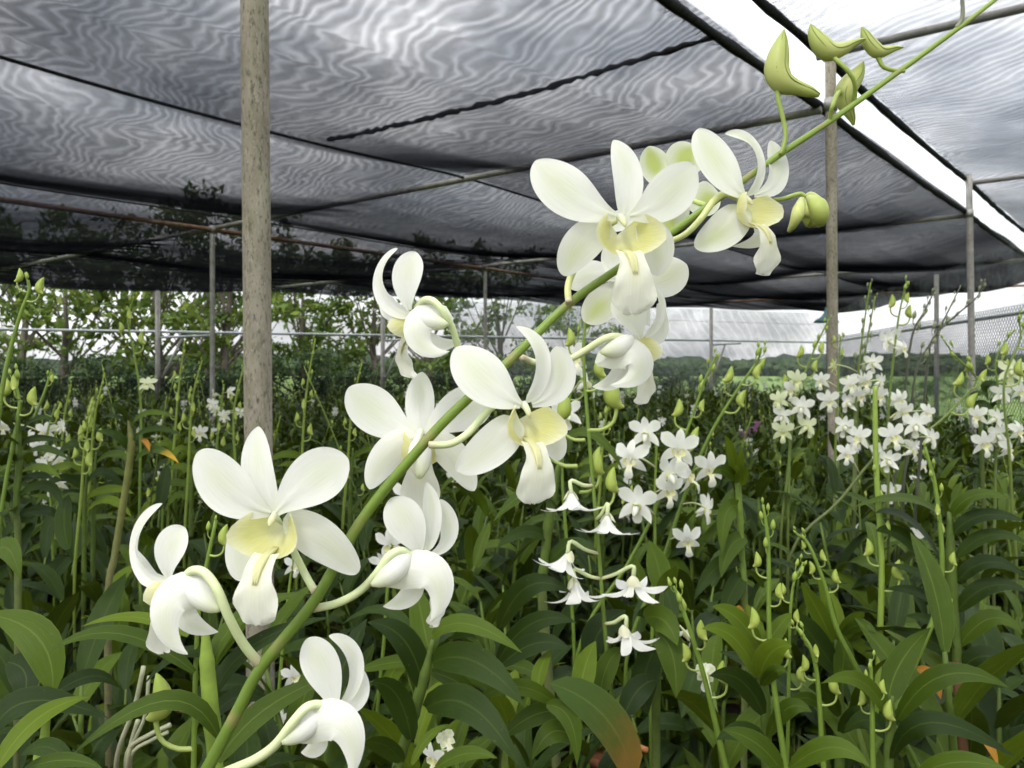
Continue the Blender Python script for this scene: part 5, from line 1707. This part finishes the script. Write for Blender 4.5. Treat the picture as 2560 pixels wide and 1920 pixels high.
pl = mk_plant(730, 1.4, 'orchid plant with two white blooms low behind the front-facing bloom')
st, cv = add_spike(pl, [(700, 1700), (712, 1560), (735, 1380)], 1.3, 4.5, 3, None)
for (u, v, yaw, r) in [(732, 1415, 40, 30), (735, 1690, 20, 30), (705, 1800, -30, 26)]:
    put_bloom(pl, cv, u, v, 1.3, r, yaw)
pl = mk_plant(1110, 1.05, 'orchid plant with a lone cream bloom low among dark leaves')
st, cv = add_spike(pl, [(1150, 1980), (1140, 1900), (1120, 1830)], .98, 5, 3, None)
put_bloom(pl, cv, 1113, 1845, .95, 40, 15, 10, 20, 'half')
put_bloom(pl, cv, 1085, 1895, .95, 44, -40, -20, 0, 'open')
pl = mk_plant(1756, 1.05, 'orchid plant with a bud stem and two pale blooms close to the ground leaves')
st, cv = add_spike(pl, [(1817, 1930), (1756, 1677), (1700, 1504), (1684, 1465)], .90, 8, 3.5, (.25, 1.0, 9, .022))
put_bloom(pl, cv, 1762, 1682, 1.0, 44, 160, -20, 0, 'half')
put_bloom(pl, cv, 1712, 1580, 1.0, 36, 80, -10, 0, 'half')

# ---- right hand clusters (M3)
pl = mk_plant(2110, 2.15, 'orchid plant with a slanting dark stem crowded with white blooms, bent at its tip')
st, cv = add_spike(pl, [(2101, 1250), (2191, 1141), (2275, 1102), (2342, 1060), (2402, 1002), (2440, 955), (2430, 930), (2388, 890), (2358, 848)], 2.0, 4, 2.0, (.45, 1.0, 9, .036), col=(0.07, 0.08, 0.03))
for (u, v, yaw, pit, rol, r) in [(2116, 1135, -14, -5, 6, 33), (2150, 1093, -55, 0, 0, 33), (2230, 1090, 4, -5, 0, 39), (2290, 1063, 168, 5, 0, 35), (2327, 1096, 105, -5, 0, 34), (2282, 1125, 110, 0, 0, 36), (2222, 1152, 180, 0, 0, 34)]:
    put_bloom(pl, cv, u, v, 1.97, r, yaw, pit, rol)
pl = mk_plant(2240, 2.4, 'orchid plant with an upright stem of white blooms in front of the green netting')
st, cv = add_spike(pl, [(2221, 1150), (2221, 1031), (2238, 857), (2251, 770), (2268, 702)], 2.2, 3.6, 1.8, (.62, 1.0, 7, .034), col=(0.07, 0.08, 0.03))
for (u, v, yaw, pit, rol, r) in [(2258, 1030, 2, -5, 0, 33), (2246, 1000, 12, -5, 0, 33), (2318, 1032, 18, 0, -10, 30), (2225, 850, 190, 0, 0, 30), (2255, 872, 10, 0, 0, 28)]:
    put_bloom(pl, cv, u, v, 2.2, r, yaw, pit, rol)
pl = mk_plant(1975, 2.45, 'orchid plant with lime-tinged blooms on dark stems left of the algae streaked post')
st, cv = add_spike(pl, [(1970, 1180), (1986, 1017), (2025, 900), (2073, 795)], 2.25, 3.6, 1.8, (.55, 1.0, 8, .034), col=(0.06, 0.07, 0.03))
st2, cv2 = add_spike(pl, [(1973, 1180), (1975, 1060), (1978, 940)], 2.25, 3.4, 2.2, (.8, 1.0, 4, .03), col=(0.06, 0.07, 0.03))
for (u, v, yaw, r, k) in [(1957, 1078, 0, 30, 'lime'), (1955, 1040, 160, 30, 'open'), (1973, 975, 20, 32, 'open'), (2004, 1018, 170, 34, 'open'), (2018, 1066, 120, 28, 'lime'), (1948, 1000, -30, 30, 'lime'), (1990, 950, 10, 28, 'lime')]:
    put_bloom(pl, cv, u, v, 2.22, r, yaw, 0, 0, k, k == 'open')
pl = mk_plant(2130, 2.6, 'orchid plant with many white blooms on tall purple-brown stems beside the algae streaked post')
st, cv = add_spike(pl, [(2135, 1180), (2138, 1039), (2147, 918), (2164, 783), (2177, 705)], 2.35, 3.6, 1.6, (.45, 1.0, 10, .030), col=(0.07, 0.07, 0.045), dark=True)
st2, cv2 = add_spike(pl, [(2140, 1180), (2145, 1000), (2170, 840), (2188, 740)], 2.4, 3.4, 1.6, (.5, 1.0, 8, .026), col=(0.07, 0.07, 0.045), dark=True)
for (u, v, yaw, r, k) in [(2160, 953, 4, 31, 'open'), (2125, 962, -20, 30, 'open'), (2148, 990, 20, 30, 'open'), (2121, 1006, 175, 31, 'open'), (2200, 955, 100, 28, 'open'), (2184, 908, 185, 30, 'open'), (2198, 990, 20, 28, 'open'), (2112, 1066, 160, 27, 'open'), (2085, 915, 60, 26, 'lime')]:
    put_bloom(pl, cv, u, v, 2.35, r, yaw, 0, 0, k, k == 'open')
pl = mk_plant(2075, 2.9, 'orchid plant with two white blooms in front of the foot of the algae streaked post')
st, cv = add_spike(pl, [(2088, 1180), (2090, 1074), (2099, 883), (2102, 840)], 2.6, 3.6, 1.6, (.5, 1.0, 8, .03))
for (u, v, yaw, r) in [(2054, 952, -35, 28), (2071, 1002, 5, 29)]:
    put_bloom(pl, cv, u, v, 2.6, r, yaw)
for (pts, lab, d) in [([(2273, 1100), (2290, 930), (2346, 827), (2399, 720)], 'tall bare budding orchid stem slanting toward the chain link post', 2.5), ([(2250, 1100), (2277, 857), (2310, 780), (2338, 725)], 'tall budding orchid stem between two slanting ones before the chain link', 2.6),
                      ([(2300, 1150), (2320, 900), (2345, 830), (2440, 745), (2460, 705)], 'budding orchid stem bent sharply right across the chain link', 2.7)]:
    pl = mk_plant(pts[0][0], d + .15, lab)
    add_spike(pl, pts, d, 3.6, 1.5, (.4, 1.0, 10, .032), col=(0.06, 0.065, 0.045), col2=(0.07, 0.07, 0.05), dark=True)
pl = mk_plant(2500, 2.15, 'orchid plant with white blooms at the right, next to curled dark leaves')
st, cv = add_spike(pl, [(2488, 1250), (2490, 1148), (2497, 1000), (2490, 900), (2530, 830)], 2.0, 4, 1.8, (.6, 1.0, 6, .03), col=(0.06, 0.065, 0.04))
st2, cv2 = add_spike(pl, [(2530, 1250), (2524, 1139), (2510, 960), (2550, 850), (2545, 790)], 1.9, 4, 2, (.5, 1.0, 6, .035), col=(0.07, 0.08, 0.03))
for (u, v, yaw, pit, r, k) in [(2459, 1108, 4, -4, 35, 'open'), (2446, 1040, -75, 0, 32, 'open'), (2490, 1046, 95, 0, 32, 'open'), (2494, 1085, 180, 5, 34, 'open'), (2520, 1122, 25, 0, 33, 'open'), (2546, 1078, 10, 0, 30, 'open'), (2505, 985, 130, 0, 32, 'open'), (2550, 978, 20, 0, 30, 'open'), (2529, 928, 150, 0, 36, 'lime')]:
    put_bloom(pl, cv, u, v, 1.95, r, yaw, pit, 0, k, k == 'open')
c_ = add_cane(pl, [(2440, 1010), (2450, 1060), (2455, 1160)], 2.1, 5, CANE_G)
for b, m, t, w, tn in [((2470, 1000), (2462, 965), (2496, 955), 26, 'leaf'), ((2428, 1005), (2440, 985), (2470, 985), 22, 'leaf'), ((2430, 1025), (2460, 1010), (2490, 1040), 28, 'leaf'), ((2478, 1020), (2490, 1000), (2510, 1010), 24, 'leaf')]:
    add_leaf(c_, b, m, t, w, 2.1, 2.08, tn, nu=6)

# ---- white blooms far left
pl = mk_plant(120, 2.6, 'orchid plant with soft white blooms behind the curling dark leaves')
st, cv = add_spike(pl, [(130, 1330), (125, 1200), (118, 1090), (140, 1010)], 2.4, 4, 2, (.8, 1.0, 4, .03))
for (u, v, yaw, r) in [(115, 1080, 10, 26), (154, 1068, 150, 24), (75, 1092, -40, 24), (130, 1132, 20, 25), (148, 1150, 60, 22), (109, 1160, 170, 22), (148, 1208, 10, 30), (6, 1065, 30, 24), (130, 1215, -30, 26)]:
    put_bloom(pl, cv, u, v, 2.4, r, yaw)
pl = mk_plant(350, 2.4, 'orchid plant with an upturned lime bloom high on a thin stem before the dark hedge')
st, cv = add_spike(pl, [(350, 1200), (352, 1010), (335, 880), (320, 800), (335, 740)], 2.1, 3.5, 1.8, (.5, 1.0, 6, .03))
put_bloom(pl, cv, 369, 960, 2.1, 24, 10, 35, 0, 'lime', False)
pl = mk_plant(400, 2.9, 'orchid plant with a short column of tiny white blooms')
st, cv = add_spike(pl, [(405, 1330), (408, 1230), (410, 1160)], 2.7, 3.5, 2, None)
for (u, v) in [(398, 1165), (420, 1168), (396, 1185), (424, 1186), (398, 1200), (424, 1200), (400, 1212)]:
    put_bloom(pl, cv, u, v, 2.7, 11, random.uniform(-80, 80), -20, 0, 'reflex', False)
pl = mk_plant(545, 3.3, 'orchid plant with small white and cream blooms left of the thick speckled post')
st, cv = add_spike(pl, [(540, 1200), (545, 1080), (560, 960)], 3.1, 4, 2, (.3, 1.0, 9, .035))
for (u, v) in [(535, 985), (530, 1010), (575, 980), (560, 1040), (625, 1040), (600, 1030), (540, 1025)]:
    put_bloom(pl, cv, u, v, 3.1, 17, random.uniform(-80, 80), 0, 0, 'open', False)
pl = mk_plant(1830, 4.6, 'orchid plant with a few magenta blooms among green leaves')
st, cv = add_spike(pl, [(1850, 1200), (1855, 1120), (1880, 1040)], 4.2, 3, 2, None)
for (u, v) in [(1862, 1085), (1888, 1072), (1893, 1060), (1872, 1078)]:
    put_bloom(pl, cv, u, v, 4.2, 9, random.uniform(-40, 40), 0, 0, 'purple', False)
# ---- slim budding stems before the dark foot of the trees
for pts, d in [([(226, 1190), (236, 1050), (262, 932)], 1.9), ([(203, 1240), (212, 1120), (236, 1002)], 1.8), ([(470, 1200), (480, 1010), (505, 900)], 2.4), ([(752, 1200), (764, 1000), (788, 846)], 2.2),
               ([(430, 1190), (446, 980), (462, 850)], 2.6), ([(590, 1190), (585, 1030), (612, 905)], 2.8), ([(868, 1180), (880, 1020), (905, 905)], 2.6), ([(150, 1200), (160, 1050), (178, 960)], 2.5), ([(1500, 1220), (1512, 1060), (1540, 965)], 2.6)]:
    pl = mk_plant(pts[0][0], d + .1, 'slender orchid stem hung with lime buds before the dark foot of the trees', 'budding stems before the trees')
    add_spike(pl, pts, d, 3.6, 1.8, (.25, 1.0, 10, .027), col=(0.10, 0.15, 0.02), col2=(0.22, 0.29, 0.045))
    c_ = add_cane(pl, [(pts[0][0] + 14, pts[0][1] - 60), (pts[0][0] + 8, pts[0][1] + 60)], d + .05, 5.5, CANE_G)
    for k in range(7):
        s_ = 1 if k % 2 else -1
        b_ = (pts[0][0] + 13, pts[0][1] - 50 + k * 18)
        L_ = random.uniform(70, 105) * 2.1 / d
        add_leaf(c_, b_, (b_[0] + s_ * L_ * .5, b_[1] - random.uniform(14, 34)), (b_[0] + s_ * L_, b_[1] + random.uniform(-20, 26)), 26 * 2.1 / d, d + .05, d + random.uniform(-.06, .1), random.choice(('leaf_mid', 'leaf', 'leaf_bright')), nu=7)
# ================================================================== the rest of the bed
def make_proto(seed, hmin, hmax):
    """a potted orchid: canes with alternate leaves, in plant space"""
    rnd = random.Random(seed)
    canes = []
    for i in range(rnd.choice((4, 5, 5, 6))):
        a = rnd.uniform(0, 6.283)
        h = rnd.uniform(hmin, hmax)
        lean = rnd.uniform(0.05, 0.30)
        base = Vector((.03 * math.cos(a), .03 * math.sin(a), .10))
        top = Vector((lean * h * math.cos(a), lean * h * math.sin(a), h))
        mid = base.lerp(top, .5) + Vector((-.02 * math.cos(a), -.02 * math.sin(a), 0))
        pts = [base, mid, top]
        mb = MB()
        r = rnd.uniform(.0055, .0085)
        g = rnd.choice((CANE_G, CANE_G, (0.10, 0.15, 0.025)))
        full = catmull([list(p) for p in pts], 13)
        tube(mb, [Vector(x) for x in full], [r * (1.18 if k % 2 else .95) * (1 - .7 * (k / 12) ** 2) for k in range(13)], 6, cols=lambda t, g=g: mixc(CANE_B, g, t * 2.2 - .3))
        tone = rnd.choices(TONES, (.45, .38, .17))[0]
        pa = rnd.uniform(0, 6.283)
        leaves = []
        nl = rnd.randint(11, 14)
        for k in range(nl):
            t = lerp(.16, 1.0, k / (nl - 1))
            c = Vector(catmull([list(p) for p in pts], 41)[int(t * 40)])
            az = pa + (k % 2) * math.pi + rnd.uniform(-.55, .55)
            L = rnd.uniform(.13, .20) * (1 - .25 * max(0, t - .8) / .2)
            sh = rnd.choice((0, 4)) if t > .93 else rnd.choice((0, 4, 0, 1, 2, 4, 3, 5))
            leaves.append((sh, Matrix.Translation(c) @ Matrix.Rotation(az, 4, 'Z') @ Matrix.Rotation(rnd.uniform(-.3, .3), 4, 'X') @ Matrix.Scale(L, 4)))
        canes.append((mb, mb.mesh('cane', M['cane']), tone, leaves))
    spikes = []
    for i in range(rnd.choice((1, 1, 2))):
        a = rnd.uniform(0, 6.283)
        h0 = rnd.uniform(hmin, hmax)
        L = rnd.uniform(.25, .52)
        p0 = Vector((.04 * math.cos(a), .04 * math.sin(a), .12))
        p1 = Vector((.10 * h0 * math.cos(a), .10 * h0 * math.sin(a), h0))
        ln = rnd.uniform(.05, .4)
        p2 = p1 + Vector((ln * L * .4 * math.cos(a), ln * L * .4 * math.sin(a), L * .5))
        p3 = p1 + Vector((ln * L * math.cos(a), ln * L * math.sin(a), L))
        cv = [Vector(x) for x in catmull([list(q) for q in (p0, p1, p2, p3)], 46)]
        mb = MB()
        tube(mb, cv[::3], [lerp(.0024, .0012, k / 15) for k in range(len(cv[::3]))], 5, cols=lambda t: mixc((0.04, 0.06, 0.012), (0.20, 0.27, 0.04), max(0, t * 1.8 - .8)))
        bl = []
        nb = rnd.randint(6, 11)
        for k in range(nb):
            f = k / (nb - 1)
            c = cv[int(lerp(22, 45, f))]
            s = rnd.uniform(.013, .019) * lerp(1, .45, f)
            bl.append((0 if f < .4 else 1, Matrix.Translation(c) @ Matrix.Rotation(k * 2.5 + rnd.uniform(-.4, .4), 4, 'Z') @ Matrix.Scale(s, 4)))
        spikes.append((mb, mb.mesh('flower_stem', M['stem']), bl, cv))
    # one joined foliage mesh for the distance
    fol = {}
    for mbc, me, tone, leaves in canes:
        q = fol.setdefault(tone, MB())
        for sh, m4 in leaves:
            vs, fs, ts = LEAF_NP[sh]
            A = np.array(m4)
            w = vs @ A[:3, :3].T + A[:3, 3]
            q.add([tuple(x) for x in w], fs, None, ts)
    folm = [(tn, q, q.mesh('foliage', M[tn])) for tn, q in fol.items()]
    spk = []
    for mb, me, bl, cv in spikes:
        q = MB()
        q.add(mb.v, mb.f, mb.c, mb.t)
        for bi, m4 in bl:
            b = BUD_MB[bi]
            q.add([m4 @ Vector(v) for v in b.v], b.f, b.c, b.t)
        spk.append(q.mesh('flower_stem', M['bud']))
    return dict(canes=canes, spikes=spikes, fol=folm, spk=spk)

PROTO = [make_proto(100 + i, .52, .84) for i in range(7)]

def inst_near(pr, loc, rz, s, label, group, spikes, blooms=0, rnd=None):
    e = empty('orchid_plant', loc, label, 'orchid', group)
    e.rotation_euler = (0, 0, rz)
    WM[e.name] = Matrix.Translation(Vector(loc)) @ Matrix.Rotation(rz, 4, 'Z')
    S = Matrix.Scale(s, 4)
    add_pot(e)
    for mb, me, tone, leaves in pr['canes']:
        c = put('cane', me, e, S)
        for sh, m4 in leaves:
            put('leaf', LEAF_ME[tone][sh], c, m4)
    if spikes:
        for mb, me, bl, cv in pr['spikes']:
            o = put('flower_stem', me, e, S)
            for bi, m4 in bl:
                put('bud', BUD_ME[bi], o, m4)
    if blooms:
        add_small_blooms(e, pr, S, blooms, rnd)
    return e

def add_small_blooms(e, pr, S, n, rnd):
    cv = pr['spikes'][0][3]
    for k in range(n):
        c = S @ cv[int(lerp(16, 36, k / max(1, n - 1)))]
        a = rnd.uniform(0, 6.28)
        c = c + Vector((.035 * math.cos(a), .035 * math.sin(a), 0))
        put('flower', BLOOM_ONE[rnd.choice(('open', 'open', 'reflex'))], e, frame(c, .031, math.degrees(a) + 90, rnd.uniform(-25, 5), 0))

def inst_far(pr, loc, rz, s, label, group, spikes, blooms, rnd):
    e = empty('orchid_plant', loc, label, 'orchid', group)
    e.rotation_euler = (0, 0, rz)
    WM[e.name] = Matrix.Translation(Vector(loc)) @ Matrix.Rotation(rz, 4, 'Z')
    S = Matrix.Scale(s, 4)
    for mb, me, tone, leaves in pr['canes']:
        put('cane', me, e, S)
    for tn, q, me in pr['fol']:
        tag(put('foliage', me, e, S), kind='stuff')
    if spikes:
        for me in pr['spk']:
            put('flower_stem', me, e, S)
    if blooms:
        add_small_blooms(e, pr, S, blooms, rnd)
    return e

rnd = random.Random(21)
spots = []
SPC = .34
y = 1.12
while y < 17.5:
    hw = (1480 / F) * y * 1.08 + .25 + 1.6
    x = -hw + rnd.uniform(0, SPC)
    while x < hw:
        px, py = x + rnd.uniform(-.1, .1), y + rnd.uniform(-.1, .1)
        # inside the fences
        side = (px - F0.x) * FN.x + (py - F0.y) * FN.y
        right = px < C0.x - .188 * (C0.y - py) - .35
        if side < -.55 and right:
            spots.append((px, py))
        x += SPC
    y += SPC * .95
for k in range(15):
    q_ = lerp(-.78, .78, k / 14) + rnd.uniform(-.04, .04)
    if not -.02 < q_ < .2:
        spots.append((q_, rnd.uniform(.96, 1.08)))
spots.sort(key=lambda q: q[1] + abs(q[0]) * .1 + (100 if abs(q[0]) > (1480 / F) * q[1] * 1.02 + .2 else 0))     # plants in view first
SPEC_N = len([o for o in COL.objects if o.name.startswith('orchid_plant') and o.parent is None])
N_IND = 296 - SPEC_N
stuff = {tn: MB() for tn in TONES}
stuff_b, stuff_f = MB(), MB()
cc_, ps_ = bloom_parts('open', 3, 2)
tiny = joined([q for n, q in ps_ if n != 'lip'])
for i, (px, py) in enumerate(spots):
    pr = rnd.choice(PROTO)
    rz, s = rnd.uniform(0, 6.283), rnd.uniform(.86, 1.10)
    u = CX + px / py * F
    sp = rnd.random() < (.10 if py < 2.2 else .36)
    if py < 1.6: s *= .94
    if py < 1.08: s, sp_off = rnd.uniform(1.0, 1.16), True
    sp = sp and py > 1.08
    bl = 0
    if py > 2.4 and rnd.random() < (.05 if u < 900 else .10):
        bl = rnd.randint(2, 4); sp = True
    tn_ = max(TONES, key=lambda q: sum(len(c[3]) for c in pr['canes'] if c[2] == q))
    look = {'leaf': 'dark green', 'leaf_mid': 'mid green', 'leaf_bright': 'bright yellow-green'}[tn_]
    back = (F0 - Vector((px, py, 0))).dot(FN)
    where = 'around the big spray' if py < 1.5 else ('by the chain link fence' if px > 1.6 else ('short of the first slim post' if back > 6.5 else 'toward the back fence'))
    PL, PB, PW = ('leafy orchid plant with mostly %s leaves, no blooms, %s' % (look, where), 'orchid plant with mostly %s leaves and budding stems %s' % (look, where), 'orchid plant with small white blooms and %s leaves %s' % (look, where))
    if i < N_IND:
        lab = PW if bl else (PB if sp else PL)
        grp = ('white blooming ' if bl else 'budding ' if sp else 'leafy ') + look + ' orchid plants ' + where
        (inst_near if py < 3.6 else inst_far)(pr, (px, py, 0), rz, s, lab, grp, sp, bl, rnd)
    else:
        m4 = Matrix.Translation((px, py, 0)) @ Matrix.Rotation(rz, 4, 'Z') @ Matrix.Scale(s, 4)
        A = np.array(m4)
        for tn, q, me in pr['fol']:
            w = np.array(q.v) @ A[:3, :3].T + A[:3, 3]
            stuff[tn].add([tuple(v) for v in w], q.f, None, q.t)
        for mb, me, blist, cv in pr['spikes']:
            if sp:
                stuff_b.add([m4 @ Vector(v) for v in mb.v], mb.f, mb.c, mb.t)
                for bi, b4 in blist[::2]:
                    b = BUD_MB[1]
                    x4 = m4 @ b4
                    stuff_b.add([x4 @ Vector(v) for v in b.v], b.f, b.c, b.t)
            for k in range(bl):
                c = m4 @ cv[int(lerp(18, 36, k / max(1, bl)))]
                f4 = frame(c, .034, rnd.uniform(-90, 90), -10)
                stuff_f.add([f4 @ Vector(v) for v in tiny.v], tiny.f, tiny.c, tiny.t)
root = empty('orchid_bed', (0, 12, 0), 'far part of the orchid bed, a mass of leaves, stems and specks of white', 'orchids')
root['kind'] = 'stuff'
for tn in TONES:
    if stuff[tn].v:
        tag(stuff[tn].build('foliage', M[tn], root), kind='stuff')
tag(stuff_b.build('flower_stems', M['bud'], root), kind='stuff')
tag(stuff_f.build('blooms', M['petal'], root), kind='stuff')
print('plants', len(spots), 'objects', len(COL.objects))
